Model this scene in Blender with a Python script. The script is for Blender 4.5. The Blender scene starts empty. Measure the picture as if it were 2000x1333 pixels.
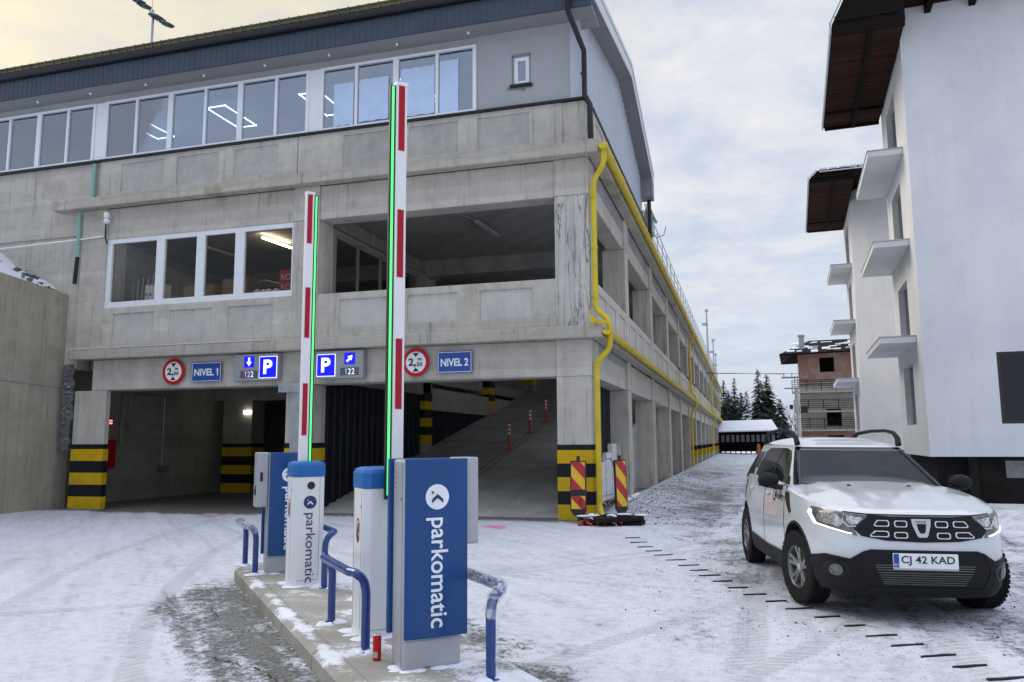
import bpy, bmesh, math, random
from mathutils import Vector, Matrix
from math import radians as R, sin, cos, pi
random.seed(7)
S = bpy.context.scene
COL = S.collection
# ------------------------------------------------------------------ camera
def cam_basis():
    f, cx, cy = 1533.0, 1000.0, 666.5
    ys = Vector((1456 - cx, 860 - cy, f)).normalized()
    xs = Vector((4250 + cx, -(896 - cy), -f))
    xs = (xs - ys * xs.dot(ys)).normalized()
    zs = xs.cross(ys).normalized()
    return xs, ys, zs
xs, ys, zs = cam_basis()
cam = bpy.data.cameras.new('camera'); camo = bpy.data.objects.new('camera', cam); COL.objects.link(camo)
cam.sensor_width = 36.0; cam.lens = 1533.0 / 2000.0 * 36.0; cam.clip_start = 0.05; cam.clip_end = 3000
right = Vector((xs[0], ys[0], zs[0])); down = Vector((xs[1], ys[1], zs[1])); fwd = Vector((xs[2], ys[2], zs[2]))
m = Matrix((right, -down, -fwd)).transposed().to_4x4(); m.translation = Vector((0, 0, 1.6))
camo.matrix_world = m
S.camera = camo
# ------------------------------------------------------------------ world: overcast evening sky with broken cloud
SUN_EL, SUN_AZ = R(34), R(-74)      # azimuth from +Y, negative = towards -X (left)
sdir = Vector((sin(SUN_AZ) * cos(SUN_EL), cos(SUN_AZ) * cos(SUN_EL), sin(SUN_EL)))
W = bpy.data.worlds.new("World"); S.world = W; W.use_nodes = True
wt = W.node_tree; wt.nodes.clear()
def nd(t, typ, **kw):
    n = t.nodes.new(typ)
    for k, v in kw.items():
        if k.startswith('i_'):
            key = k[2:]; key = int(key) if key.isdigit() else key.replace('_', ' ')
            if hasattr(v, 'is_output') or isinstance(v, bpy.types.NodeSocket): t.links.new(v, n.inputs[key])
            else: n.inputs[key].default_value = v
        else: setattr(n, k, v)
    return n
def mth(t, op, a, b=0.0, c=0.0, clamp=False):
    n = t.nodes.new('ShaderNodeMath'); n.operation = op; n.use_clamp = clamp
    for i, v in enumerate((a, b, c)):
        if isinstance(v, bpy.types.NodeSocket): t.links.new(v, n.inputs[i])
        else: n.inputs[i].default_value = v
    return n.outputs[0]
def ramp(t, fac, stops):
    n = t.nodes.new('ShaderNodeValToRGB'); el = n.color_ramp.elements
    while len(el) < len(stops): el.new(0.5)
    for e, (p, c) in zip(el, stops):
        e.position = p; e.color = (c[0], c[1], c[2], 1) if hasattr(c, '__len__') else (c, c, c, 1)
    t.links.new(fac, n.inputs[0]); return n.outputs[0]
def mix(t, fac, a, b, mode='MIX'):
    n = t.nodes.new('ShaderNodeMix'); n.data_type = 'RGBA'; n.blend_type = mode
    for i, v in ((0, fac), (6, a), (7, b)):
        if isinstance(v, bpy.types.NodeSocket): t.links.new(v, n.inputs[i])
        elif i == 0: n.inputs[0].default_value = v
        else: n.inputs[i].default_value = (v[0], v[1], v[2], 1)
    return n.outputs[2]
def maprange(t, v, a, b, c=0.0, d=1.0, smooth=True):
    n = t.nodes.new('ShaderNodeMapRange'); n.interpolation_type = 'SMOOTHSTEP' if smooth else 'LINEAR'
    t.links.new(v, n.inputs[0])
    for i, x in enumerate((a, b, c, d)): n.inputs[1 + i].default_value = x
    return n.outputs[0]
geo = nd(wt, 'ShaderNodeTexCoord')
sep = nd(wt, 'ShaderNodeSeparateXYZ', i_0=geo.outputs['Generated'])
dx, dy, dz = sep.outputs
sky = nd(wt, 'ShaderNodeTexSky', sky_type='NISHITA', sun_disc=False, sun_elevation=SUN_EL, sun_rotation=SUN_AZ, air_density=1.0, dust_density=2.0)
# clouds as a layer at constant height: direction divided by its own height
hz = mth(wt, 'ADD', mth(wt, 'MAXIMUM', dz, 0.0), 0.12)
cv = nd(wt, 'ShaderNodeCombineXYZ', i_0=mth(wt, 'DIVIDE', dx, hz), i_1=mth(wt, 'DIVIDE', dy, hz), i_2=0.0)
n1 = nd(wt, 'ShaderNodeTexNoise', i_Vector=cv.outputs[0], i_Scale=0.9, i_Detail=9.0, i_Roughness=0.6, i_Distortion=0.5)
n2 = nd(wt, 'ShaderNodeTexNoise', i_Vector=cv.outputs[0], i_Scale=4.2, i_Detail=8.0, i_Roughness=0.62, i_Distortion=0.4)
cl = mth(wt, 'ADD', mth(wt, 'MULTIPLY', n1.outputs[0], 0.55), mth(wt, 'MULTIPLY', n2.outputs[0], 0.45))
# in units that the 0.1 background strength brings to picture brightness
grey = ramp(wt, cl, [(0.38, (4.6, 5.25, 6.5)), (0.47, (5.7, 6.1, 6.95)), (0.54, (6.7, 6.8, 7.15)), (0.63, (7.8, 7.7, 7.55))])
warm = ramp(wt, cl, [(0.36, (4.9, 5.1, 5.4)), (0.46, (6.3, 6.0, 5.2)), (0.56, (7.6, 6.8, 4.7)), (0.66, (8.2, 7.5, 5.8))])
sdot = nd(wt, 'ShaderNodeVectorMath', operation='DOT_PRODUCT', i_0=geo.outputs['Generated'])
sdot.inputs[1].default_value = (sin(R(-52)) * cos(R(30)), cos(R(-52)) * cos(R(30)), sin(R(30)))
glow = maprange(wt, sdot.outputs['Value'], 0.72, 0.985)
c1 = mix(wt, glow, grey, warm)
# paler and bluer towards the horizon, bluer and darker behind the camera
low = maprange(wt, dz, 0.02, 0.32, 1.0, 0.0)
c2 = mix(wt, mth(wt, 'MULTIPLY', low, 0.75), c1, (5.0, 5.75, 6.9))
back = maprange(wt, dy, -0.45, 0.35, 1.0, 0.0)
c3 = mix(wt, mth(wt, 'MULTIPLY', back, 0.6), c2, (4.2, 4.8, 6.0))
c4 = mix(wt, 0.14, c3, sky.outputs[0])
# an overcast sky is brightest overhead
zen = nd(wt, 'ShaderNodeVectorMath', operation='SCALE', i_0=c4, i_Scale=maprange(wt, dz, 0.5, 0.95, 0.9, 2.3)); c4 = zen.outputs[0]
ground_side = maprange(wt, dz, -0.03, 0.0, 1.0, 0.0)
c5 = mix(wt, ground_side, c4, (2.6, 2.7, 2.9))
bg = nd(wt, 'ShaderNodeBackground', i_Color=c5, i_Strength=0.1)
wo = nd(wt, 'ShaderNodeOutputWorld'); wt.links.new(bg.outputs[0], wo.inputs[0])
# ------------------------------------------------------------------ sun (weak, veiled)
sl = bpy.data.lights.new('sun', 'SUN'); sl.energy = 1.0; sl.angle = R(34); sl.color = (1.0, 0.9, 0.74)
so = bpy.data.objects.new('sun', sl); COL.objects.link(so)
so.rotation_euler = sdir.to_track_quat('Z', 'Y').to_euler(); so.location = (-20, 10, 30)
S.view_settings.view_transform = 'Standard'; S.view_settings.look = 'None'; S.view_settings.gamma = 1.0
S.view_settings.exposure = 0.5; S.view_settings.use_curve_mapping = False
S.cycles.max_bounces = 8; S.cycles.transparent_max_bounces = 12
# ------------------------------------------------------------------ mesh helpers
ROOTS = {}
class MB:
    def __init__(s): s.v = []; s.f = []; s.mi = []; s.cur = 0
    def add(s, vs, fs):
        b = len(s.v); s.v += [tuple(p) for p in vs]
        for f in fs: s.f.append([b + i for i in f]); s.mi.append(s.cur)
        return s
    def box(s, x0, x1, y0, y1, z0, z1):
        return s.add([(x0,y0,z0),(x1,y0,z0),(x1,y1,z0),(x0,y1,z0),(x0,y0,z1),(x1,y0,z1),(x1,y1,z1),(x0,y1,z1)],
                     [(0,3,2,1),(4,5,6,7),(0,1,5,4),(1,2,6,5),(2,3,7,6),(3,0,4,7)])
    def quad(s, a, b, c, d): return s.add([a,b,c,d], [(0,1,2,3)])
    def obox(s, c, ax, ay, az):            # oriented box: centre and three half-vectors
        c, ax, ay, az = map(Vector, (c, ax, ay, az)); vs = []
        for k in (-1, 1):
            for i, j in ((-1,-1),(1,-1),(1,1),(-1,1)): vs.append(c + ax*i + ay*j + az*k)
        return s.add(vs, [(0,3,2,1),(4,5,6,7),(0,1,5,4),(1,2,6,5),(2,3,7,6),(3,0,4,7)])
    def prism(s, pts, plane, d0, d1):
        def P(a, b, d): return {'xy':(a,b,d), 'xz':(a,d,b), 'yz':(d,a,b)}[plane]
        n = len(pts); vs = [P(a,b,d0) for a,b in pts] + [P(a,b,d1) for a,b in pts]
        fs = [list(range(n))[::-1], [n+i for i in range(n)]] + [(i,(i+1)%n,n+(i+1)%n,n+i) for i in range(n)]
        return s.add(vs, fs)
    def tube(s, path, r, n=10, caps=True, rs=None):
        path = [Vector(p) for p in path]; rings = []; t0 = None
        for i, p in enumerate(path):
            d = (path[min(i+1,len(path)-1)] - path[max(i-1,0)]).normalized()
            if t0 is None:
                up = Vector((0,0,1)) if abs(d.z) < 0.9 else Vector((1,0,0)); a = d.cross(up).normalized()
            else: a = (t0 - d * t0.dot(d)).normalized()
            t0 = a; b = d.cross(a); rr = rs[i] if rs else r
            rings.append([p + (a*cos(2*pi*k/n) + b*sin(2*pi*k/n))*rr for k in range(n)])
        vs = [q for r_ in rings for q in r_]; fs = []
        for i in range(len(rings)-1):
            for k in range(n): fs.append((i*n+k, i*n+(k+1)%n, (i+1)*n+(k+1)%n, (i+1)*n+k))
        if caps: fs += [list(range(n))[::-1], [(len(rings)-1)*n+k for k in range(n)]]
        return s.add(vs, fs)
    def lathe(s, prof, n=24, c=(0,0,0), axis='z', arc=None):
        vs = []; fs = []; m_ = len(prof)
        for k in range(n):
            a = 2*pi*k/n
            for r, z in prof:
                x, y = r*cos(a), r*sin(a)
                p = {'z':(x,y,z), 'x':(z,x,y), 'y':(x,z,y)}[axis]; vs.append((c[0]+p[0], c[1]+p[1], c[2]+p[2]))
        for k in range(n):
            for i in range(m_-1): fs.append((k*m_+i, ((k+1)%n)*m_+i, ((k+1)%n)*m_+i+1, k*m_+i+1))
        return s.add(vs, fs)
    def disc(s, c, r, axis='y', n=28, d=0.004):
        pts = [(r*cos(2*pi*k/n), r*sin(2*pi*k/n)) for k in range(n)]
        if axis == 'y': return s.prism([(c[0]+a, c[2]+b) for a,b in pts], 'xz', c[1]-d, c[1])
        if axis == 'x': return s.prism([(c[1]+a, c[2]+b) for a,b in pts], 'yz', c[0], c[0]+d)
        return s.prism([(c[0]+a, c[1]+b) for a,b in pts], 'xy', c[2], c[2]+d)
    def ell(s, c, rx, ry, rz, n=14, m_=8):
        vs = []; fs = []
        for j in range(m_+1):
            t = pi*j/m_
            for k in range(n): vs.append((c[0]+rx*sin(t)*cos(2*pi*k/n), c[1]+ry*sin(t)*sin(2*pi*k/n), c[2]+rz*cos(t)))
        for j in range(m_):
            for k in range(n): fs.append((j*n+k, (j+1)*n+k, (j+1)*n+(k+1)%n, j*n+(k+1)%n))
        return s.add(vs, fs)
    def build(s, name, mat, parent=None, smooth=False, bevel=0.0, world=True, merge=True):
        off = ROOTS.get(parent.name, Vector()) if (parent is not None and world) else Vector()
        me = bpy.data.meshes.new(name)
        me.from_pydata([(p[0]-off.x, p[1]-off.y, p[2]-off.z) for p in s.v], [], s.f)
        for mm in (mat if isinstance(mat, (list, tuple)) else [mat]): me.materials.append(mm)
        me.polygons.foreach_set('material_index', s.mi)
        bm = bmesh.new(); bm.from_mesh(me)
        if merge: bmesh.ops.remove_doubles(bm, verts=bm.verts, dist=1e-5)
        bmesh.ops.recalc_face_normals(bm, faces=bm.faces)
        bm.to_mesh(me); bm.free()
        if smooth: me.polygons.foreach_set('use_smooth', [True]*len(me.polygons))
        o = bpy.data.objects.new(name, me); COL.objects.link(o)
        if parent is not None: o.parent = parent
        if bevel:
            md = o.modifiers.new('bevel', 'BEVEL'); md.width = bevel; md.segments = 2; md.limit_method = 'ANGLE'; md.angle_limit = R(40)
        elif smooth:
            try: me.set_sharp_from_angle(angle=R(42))
            except Exception: pass
        return o
def tag(o, label=None, cat=None, group=None, kind=None):
    if label: o['label'] = label
    if cat: o['category'] = cat
    if group: o['group'] = group
    if kind: o['kind'] = kind
    return o
def thing(name, label, cat, loc=(0,0,0), rz=0.0, group=None):
    o = bpy.data.objects.new(name, None); COL.objects.link(o); o.empty_display_size = 0.2
    o.location = loc; o.rotation_euler = (0,0,rz)
    ROOTS[o.name] = Vector(loc)
    return tag(o, label, cat, group)
def dup(root, loc, rz=None, label=None):
    r = root.copy(); COL.objects.link(r); r.location = loc
    if rz is not None: r.rotation_euler = (0,0,rz)
    if label: r['label'] = label
    for ch in list(root.children):
        c = ch.copy(); COL.objects.link(c); c.parent = r
        for g in list(ch.children):
            d = g.copy(); COL.objects.link(d); d.parent = c
    return r
def gridwall(mb, axis, at, u0, u1, z0, z1, rects, thick, sign=1, pmat=False):
    """wall face on plane axis=at with rects (u0,u1,z0,z1,depth); depth None = opening right through. sign: outward side is -axis*sign"""
    us = sorted({u0, u1} | {r[0] for r in rects} | {r[1] for r in rects}); zz = sorted({z0, z1} | {r[2] for r in rects} | {r[3] for r in rects})
    def P(u, d, z): return (u, at + d*sign, z) if axis == 'y' else (at + d*sign, u, z)
    for a, b in zip(us, us[1:]):
        for c, d in zip(zz, zz[1:]):
            um, zm = (a+b)/2, (c+d)/2
            hit = next((r for r in rects if r[0] < um < r[1] and r[2] < zm < r[3]), None)
            dep = 0 if hit is None else hit[4]
            if dep is not None:
                mb.cur = 1 if (hit is not None and pmat) else 0; mb.quad(P(a,dep,c), P(b,dep,c), P(b,dep,d), P(a,dep,d)); mb.cur = 0
            if hit is None or hit[4] is not None: mb.quad(P(b,thick,c), P(a,thick,c), P(a,thick,d), P(b,thick,d))
    for r in rects:
        d = thick if r[4] is None else r[4]
        for (a, c), (b, e) in (((r[0],r[2]),(r[1],r[2])), ((r[1],r[2]),(r[1],r[3])), ((r[1],r[3]),(r[0],r[3])), ((r[0],r[3]),(r[0],r[2]))):
            mb.quad(P(a,0,c), P(b,0,e), P(b,d,e), P(a,d,c))
    for (a, c), (b, e) in (((u0,z0),(u1,z0)), ((u1,z0),(u1,z1)), ((u1,z1),(u0,z1)), ((u0,z1),(u0,z0))):
        mb.quad(P(a,0,c), P(b,0,e), P(b,thick,e), P(a,thick,c))
def text(s_, name, mat, parent, mtx, width=None, height=None, extrude=0.001, world=False, squeeze=None, bold=0.0):
    """lettering mesh; mtx places the text plane (x right, y up, centred) in parent/local space"""
    cu = bpy.data.curves.new('t', 'FONT'); cu.body = s_; cu.align_x = 'CENTER'; cu.align_y = 'CENTER'; cu.extrude = extrude; cu.size = 1; cu.resolution_u = 4; cu.offset = bold
    to = bpy.data.objects.new('t', cu); COL.objects.link(to); bpy.context.view_layer.update()
    me = bpy.data.meshes.new_from_object(to.evaluated_get(bpy.context.evaluated_depsgraph_get()))
    bpy.data.objects.remove(to); bpy.data.curves.remove(cu)
    if '1' in s_:                                        # this typeface draws 1 as a bare stroke: give it its flag
        bm = bmesh.new(); bm.from_mesh(me); top = max(v.co.y for v in bm.verts); th_ = max(v.co.z for v in bm.verts)
        xl = (max if s_[-1] == '1' else min)((v.co.x for v in bm.verts)) ; st_w = .10 + bold
        if s_[-1] == '1': xl -= st_w
        pts = [(xl+.02, top), (xl-.16, top-.14), (xl-.16, top-.23-bold), (xl+.02, top-.12-bold)]
        bm.faces.new([bm.verts.new((p, q, th_)) for p, q in pts][::-1]); bm.to_mesh(me); bm.free()
    xsz = [v.co.x for v in me.vertices]; ysz = [v.co.y for v in me.vertices]
    w, h = max(xsz)-min(xsz), max(ysz)-min(ysz); cxm, cym = (max(xsz)+min(xsz))/2, (max(ysz)+min(ysz))/2
    sx = width/w if width else height/h; sy = height/h if height else sx
    if not width: sx = sy * (squeeze or 1)
    off = ROOTS.get(parent.name, Vector()) if (parent is not None and world) else Vector()
    for v in me.vertices:
        v.co = mtx @ Vector(((v.co.x-cxm)*sx, (v.co.y-cym)*sy, v.co.z)) - off
    me.materials.clear(); me.materials.append(mat); me.name = name
    o = bpy.data.objects.new(name, me); COL.objects.link(o); o.parent = parent
    return o
FRONT = Matrix.Rotation(R(90), 4, 'X')                 # text plane facing -Y
def tm(x, y, z, rot=0.0): return Matrix.Translation((x, y, z)) @ FRONT @ Matrix.Rotation(R(rot), 4, 'Z')
# ------------------------------------------------------------------ materials
def newmat(name):
    m_ = bpy.data.materials.new(name); m_.use_nodes = True; t = m_.node_tree
    b = t.nodes['Principled BSDF']; return m_, t, b
def setc(t, b, sock, v):
    if isinstance(v, bpy.types.NodeSocket): t.links.new(v, b.inputs[sock])
    else: b.inputs[sock].default_value = (v[0], v[1], v[2], 1) if hasattr(v, '__len__') else v
def simple(name, col, rough=0.5, metal=0.0, var=0.12, scale=6.0, bump=0.0, bscale=60.0, coat=0.0, emit=None, estr=0.0, dirt=0.0, spec=0.5):
    m_, t, b = newmat(name); tc = nd(t, 'ShaderNodeTexCoord')
    n = nd(t, 'ShaderNodeTexNoise', i_Vector=tc.outputs['Object'], i_Scale=scale, i_Detail=6.0, i_Roughness=0.6)
    f = maprange(t, n.outputs[0], 0.3, 0.7, 1-var, 1+var, False)
    mm = nd(t, 'ShaderNodeVectorMath', operation='SCALE', i_Scale=f); mm.inputs[0].default_value = col
    c = mm.outputs[0]
    if dirt:
        n3 = nd(t, 'ShaderNodeTexNoise', i_Vector=tc.outputs['Object'], i_Scale=scale*0.6, i_Detail=8.0, i_Roughness=0.7)
        c = mix(t, mth(t, 'MULTIPLY', maprange(t, n3.outputs[0], 0.5, 0.75), dirt), c, (0.16, 0.14, 0.12))
    setc(t, b, 'Base Color', c)
    setc(t, b, 'Roughness', maprange(t, n.outputs[0], 0.3, 0.7, max(rough-0.08,0.02), min(rough+0.1,1), False))
    b.inputs['Metallic'].default_value = metal; b.inputs['Specular IOR Level'].default_value = spec
    if coat: b.inputs['Coat Weight'].default_value = coat; b.inputs['Coat Roughness'].default_value = 0.06
    if emit: b.inputs['Emission Color'].default_value = (*emit, 1); b.inputs['Emission Strength'].default_value = estr
    if bump:
        n2 = nd(t, 'ShaderNodeTexNoise', i_Vector=tc.outputs['Object'], i_Scale=bscale, i_Detail=4.0)
        bp = nd(t, 'ShaderNodeBump', i_Strength=bump, i_Distance=0.01, i_Height=n2.outputs[0]); t.links.new(bp.outputs[0], b.inputs['Normal'])
    return m_
def concrete(name, col, board='h', bstep=0.14, stain=0.5, streak=0.5, dark=(0.09,0.085,0.075), light=0.25, crack=0.0):
    """shuttered concrete: board marks, blotches, run marks"""
    m_, t, b = newmat(name); tc = nd(t, 'ShaderNodeTexCoord'); co = tc.outputs['Object']
    sp = nd(t, 'ShaderNodeSeparateXYZ', i_0=co)
    big = nd(t, 'ShaderNodeTexNoise', i_Vector=co, i_Scale=0.55, i_Detail=8.0, i_Roughness=0.62)
    med = nd(t, 'ShaderNodeTexNoise', i_Vector=co, i_Scale=3.5, i_Detail=8.0, i_Roughness=0.65)
    fin = nd(t, 'ShaderNodeTexNoise', i_Vector=co, i_Scale=45.0, i_Detail=4.0)
    mp = nd(t, 'ShaderNodeMapping', i_Vector=co); mp.inputs['Scale'].default_value = (5.0, 5.0, 0.28)
    run = nd(t, 'ShaderNodeTexNoise', i_Vector=mp.outputs[0], i_Scale=1.6, i_Detail=7.0, i_Roughness=0.7)
    if board == 'h':
        w = mth(t, 'DIVIDE', sp.outputs[2], bstep)
    else:
        w = mth(t, 'DIVIDE', mth(t, 'ADD', sp.outputs[0], sp.outputs[1]), bstep)
    wob = mth(t, 'ADD', w, mth(t, 'MULTIPLY', big.outputs[0], 0.9))
    fr = mth(t, 'FRACT', wob); fl = mth(t, 'FLOOR', wob)
    line = mth(t, 'SUBTRACT', 1.0, maprange(t, mth(t, 'MINIMUM', fr, mth(t, 'SUBTRACT', 1.0, fr)), 0.0, 0.07))
    wn = nd(t, 'ShaderNodeTexWhiteNoise', noise_dimensions='1D'); t.links.new(fl, wn.inputs['W'])
    fac = mth(t, 'ADD', mth(t, 'MULTIPLY', wn.outputs[0], 0.16), mth(t, 'ADD', mth(t, 'MULTIPLY', big.outputs[0], 0.95), mth(t, 'MULTIPLY', med.outputs[0], 0.5)))
    base = nd(t, 'ShaderNodeVectorMath', operation='SCALE', i_Scale=maprange(t, fac, 0.5, 1.1, 0.66, 1.28, False)); base.inputs[0].default_value = col
    c = base.outputs[0]
    c = mix(t, mth(t, 'MULTIPLY', maprange(t, run.outputs[0], 0.52, 0.74), streak), c, dark)
    c = mix(t, mth(t, 'MULTIPLY', maprange(t, run.outputs[0], 0.47, 0.28), light), c, (min(col[0]*1.7,.6), min(col[1]*1.68,.58), min(col[2]*1.6,.55)))
    c = mix(t, mth(t, 'MULTIPLY', maprange(t, big.outputs[0], 0.54, 0.7), stain), c, (col[0]*0.5, col[1]*0.47, col[2]*0.42))
    c = mix(t, mth(t, 'MULTIPLY', mth(t, 'MULTIPLY', line, maprange(t, big.outputs[0], 0.4, 0.6)), 0.22), c, (col[0]*0.55, col[1]*0.54, col[2]*0.5))
    c = mix(t, mth(t, 'MULTIPLY', maprange(t, fin.outputs[0], 0.62, 0.72), 0.3), c, dark)
    vt = nd(t, 'ShaderNodeTexVoronoi', i_Vector=co, i_Scale=1.5); hole = maprange(t, vt.outputs['Distance'], 0.02, 0.045, 1.0, 0.0)      # blow holes and tie marks
    c = mix(t, mth(t, 'MULTIPLY', hole, 0.55), c, dark)
    hh = mth(t, 'ADD', mth(t, 'MULTIPLY', fin.outputs[0], 0.25), mth(t, 'SUBTRACT', mth(t, 'MULTIPLY', med.outputs[0], 0.6), mth(t, 'MULTIPLY', line, 0.22)))
    if crack:
        mp2 = nd(t, 'ShaderNodeMapping', i_Vector=co); mp2.inputs['Scale'].default_value = (5.0, 5.0, 0.42)
        vo = nd(t, 'ShaderNodeTexNoise', i_Vector=mp2.outputs[0], i_Scale=1.3, i_Detail=5.0, i_Roughness=0.6, i_Distortion=0.6)
        d = mth(t, 'ABSOLUTE', mth(t, 'SUBTRACT', vo.outputs[0], 0.5))
        ck = mth(t, 'MULTIPLY', maprange(t, d, 0.004, 0.018, 1.0, 0.0), maprange(t, med.outputs[0], 0.34, 0.48))
        c = mix(t, mth(t, 'MULTIPLY', ck, crack), c, (0.05, 0.048, 0.045)); hh = mth(t, 'SUBTRACT', hh, ck)
    setc(t, b, 'Base Color', c); setc(t, b, 'Roughness', maprange(t, med.outputs[0], 0.3, 0.7, 0.78, 0.95, False))
    bp = nd(t, 'ShaderNodeBump', i_Strength=0.45, i_Distance=0.02, i_Height=hh); t.links.new(bp.outputs[0], b.inputs['Normal'])
    b.inputs['Specular IOR Level'].default_value = 0.3
    return m_
def glass(name, tint=(0.75,0.8,0.85), refl=0.3, rough=0.015, top=1.0):
    m_, t, b = newmat(name); t.nodes.remove(b); out = t.nodes['Material Output']
    lw = nd(t, 'ShaderNodeLayerWeight', i_Blend=0.28)
    f = maprange(t, lw.outputs['Fresnel'], 0.0, 1.0, refl, top, False)
    tc = nd(t, 'ShaderNodeTexCoord')
    n = nd(t, 'ShaderNodeTexNoise', i_Vector=tc.outputs['Object'], i_Scale=0.9, i_Detail=2.0)
    bp = nd(t, 'ShaderNodeBump', i_Strength=0.06, i_Distance=0.02, i_Height=n.outputs[0])
    g = nd(t, 'ShaderNodeBsdfGlossy', i_Roughness=rough); g.inputs['Color'].default_value = (0.86, 0.92, 1.0, 1); t.links.new(bp.outputs[0], g.inputs['Normal'])
    tr = nd(t, 'ShaderNodeBsdfTransparent'); tr.inputs[0].default_value = (*tint, 1)
    mx = nd(t, 'ShaderNodeMixShader', i_0=f); t.links.new(tr.outputs[0], mx.inputs[1]); t.links.new(g.outputs[0], mx.inputs[2])
    t.links.new(mx.outputs[0], out.inputs[0]); return m_
M = {}
M['conc_h'] = concrete('concrete_horizontal_boards', (0.50,0.468,0.41), 'h', 0.16, 0.55, 0.55)
M['conc_v'] = concrete('concrete_vertical_boards', (0.51,0.478,0.42), 'v', 0.13, 0.45, 0.85)
M['conc_crack'] = concrete('concrete_cracked', (0.52,0.50,0.46), 'v', 0.11, 0.3, 0.7, crack=0.8)
M['conc_pale'] = concrete('concrete_pale', (0.53,0.50,0.445), 'h', 0.3, 0.45, 0.5)
M['conc_ledge'] = concrete('concrete_ledge', (0.44,0.405,0.345), 'h', 0.5, 0.75, 0.8)
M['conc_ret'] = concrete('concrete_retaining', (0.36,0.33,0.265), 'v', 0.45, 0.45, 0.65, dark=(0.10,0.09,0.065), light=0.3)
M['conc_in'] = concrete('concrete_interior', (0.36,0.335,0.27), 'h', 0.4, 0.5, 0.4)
M['conc_kerb'] = concrete('concrete_kerb', (0.40,0.38,0.33), 'h', 0.9, 0.4, 0.4)
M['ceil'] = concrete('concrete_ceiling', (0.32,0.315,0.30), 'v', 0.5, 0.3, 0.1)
M['conc_smooth'] = concrete('concrete_smooth_panel', (0.48,0.465,0.43), 'h', 2.0, 0.3, 0.15)
M['plaster'] = simple('grey_render', (0.36,0.37,0.385), 0.9, var=0.07, scale=1.2, bump=0.15, bscale=120, dirt=0.08)
M['plaster_dark'] = simple('raw_cement', (0.22,0.22,0.22), 0.95, var=0.2, scale=9)
M['fascia'] = simple('anthracite_metal', (0.045,0.06,0.085), 0.42, 0.3, var=0.15, scale=2)
M['gutter_dark'] = simple('black_metal', (0.012,0.013,0.018), 0.4, 0.3)
M['soffit'] = simple('grey_soffit', (0.27,0.27,0.28), 0.7, var=0.05)
M['soffit_dk'] = simple('dark_soffit', (0.22,0.22,0.24), 0.5, 0.1, var=0.05)
M['olive'] = simple('olive_roof_edge', (0.10,0.09,0.045), 0.6, 0.2, var=0.3, scale=4)
M['cladding'] = simple('pale_blue_sheet', (0.46,0.49,0.56), 0.4, 0.2, var=0.06, scale=1)
M['verge'] = simple('pale_verge_sheet', (0.58,0.60,0.65), 0.4, 0.1, var=0.08)
M['white_pvc'] = simple('white_plastic_frame', (0.78,0.79,0.82), 0.35, var=0.03)
M['glass'] = glass('window_glass', (0.62,0.70,0.80), 0.30)
M['glass_lo'] = glass('clear_glass', (0.86,0.85,0.82), 0.0, top=0.35)
M['film'] = simple('blue_protective_film', (0.50,0.63,0.84), 0.35, var=0.08, scale=2, bump=0.3, bscale=9)
M['yellow'] = simple('yellow_pipe_paint', (0.64,0.48,0.025), 0.5, 0.0, var=0.18, scale=3, dirt=0.22, spec=0.35)
M['green_pipe'] = simple('mint_pipe', (0.20,0.42,0.35), 0.6, var=0.1)
M['haz_y'] = simple('hazard_yellow', (0.60,0.38,0.006), 0.65, var=0.15, scale=4, dirt=0.3, spec=0.25)
M['haz_k'] = simple('hazard_black', (0.012,0.013,0.018), 0.6, var=0.2, spec=0.2)
M['navy'] = simple('dark_navy_sheet', (0.009,0.011,0.02), 0.5, 0.1, spec=0.25)
M['galv'] = simple('galvanised_steel', (0.42,0.45,0.48), 0.4, 0.7, var=0.12)
M['black'] = simple('black_plastic', (0.012,0.012,0.014), 0.5)
M['rubber'] = simple('black_rubber', (0.012,0.012,0.012), 0.85, var=0.2, bump=0.2, spec=0.2)
M['red'] = simple('signal_red', (0.48,0.008,0.012), 0.45, var=0.08, spec=0.3)
M['red_refl'] = simple('red_reflective', (0.38,0.006,0.02), 0.4, var=0.1, scale=20, spec=0.3)
M['white'] = simple('white_paint', (0.80,0.81,0.83), 0.4, var=0.03)
M['white_refl'] = simple('white_reflective', (0.78,0.76,0.78), 0.4, var=0.04)
M['sign_blue'] = simple('sign_blue', (0.012,0.07,0.30), 0.4, var=0.05)
M['lit_blue'] = simple('backlit_blue', (0.0,0.0,0.4), 0.4, emit=(0.0,0.003,0.62), estr=1.0, var=0.03)
M['lit_white'] = simple('backlit_white', (0.8,0.8,0.9), 0.4, emit=(0.85,0.86,1.0), estr=0.9, var=0.02)
M['digit'] = simple('lit_digits', (0.8,0.8,0.85), 0.4, emit=(0.75,0.78,0.95), estr=0.7)
M['digit_b'] = simple('lit_digit_blue', (0.3,0.35,0.9), 0.4, emit=(0.3,0.4,1.0), estr=0.8)
M['digit_r'] = simple('lit_digit_red', (0.9,0.2,0.3), 0.4, emit=(1.0,0.35,0.45), estr=0.8)
M['sign_grey'] = simple('sign_case_grey', (0.33,0.345,0.37), 0.45, 0.3, var=0.04)
M['screen'] = simple('dark_display', (0.10,0.10,0.11), 0.3)
M['bark'] = simple('bark', (0.05,0.04,0.03), 0.9, var=0.3)
M['snow'] = simple('snow', (0.74,0.77,0.84), 0.8, var=0.06, scale=3, bump=0.6, bscale=14)
M['ind_lamp'] = simple('lamp_tube', (0.9,0.9,0.8), 0.4, emit=(1.0,0.86,0.6), estr=24.0)
M['led_frame'] = simple('led_frame_lamp', (0.9,0.9,0.95), 0.4, emit=(0.95,0.98,1.0), estr=4.0)
M['lamp_off'] = simple('lamp_unlit', (0.42,0.42,0.40), 0.4)
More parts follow.
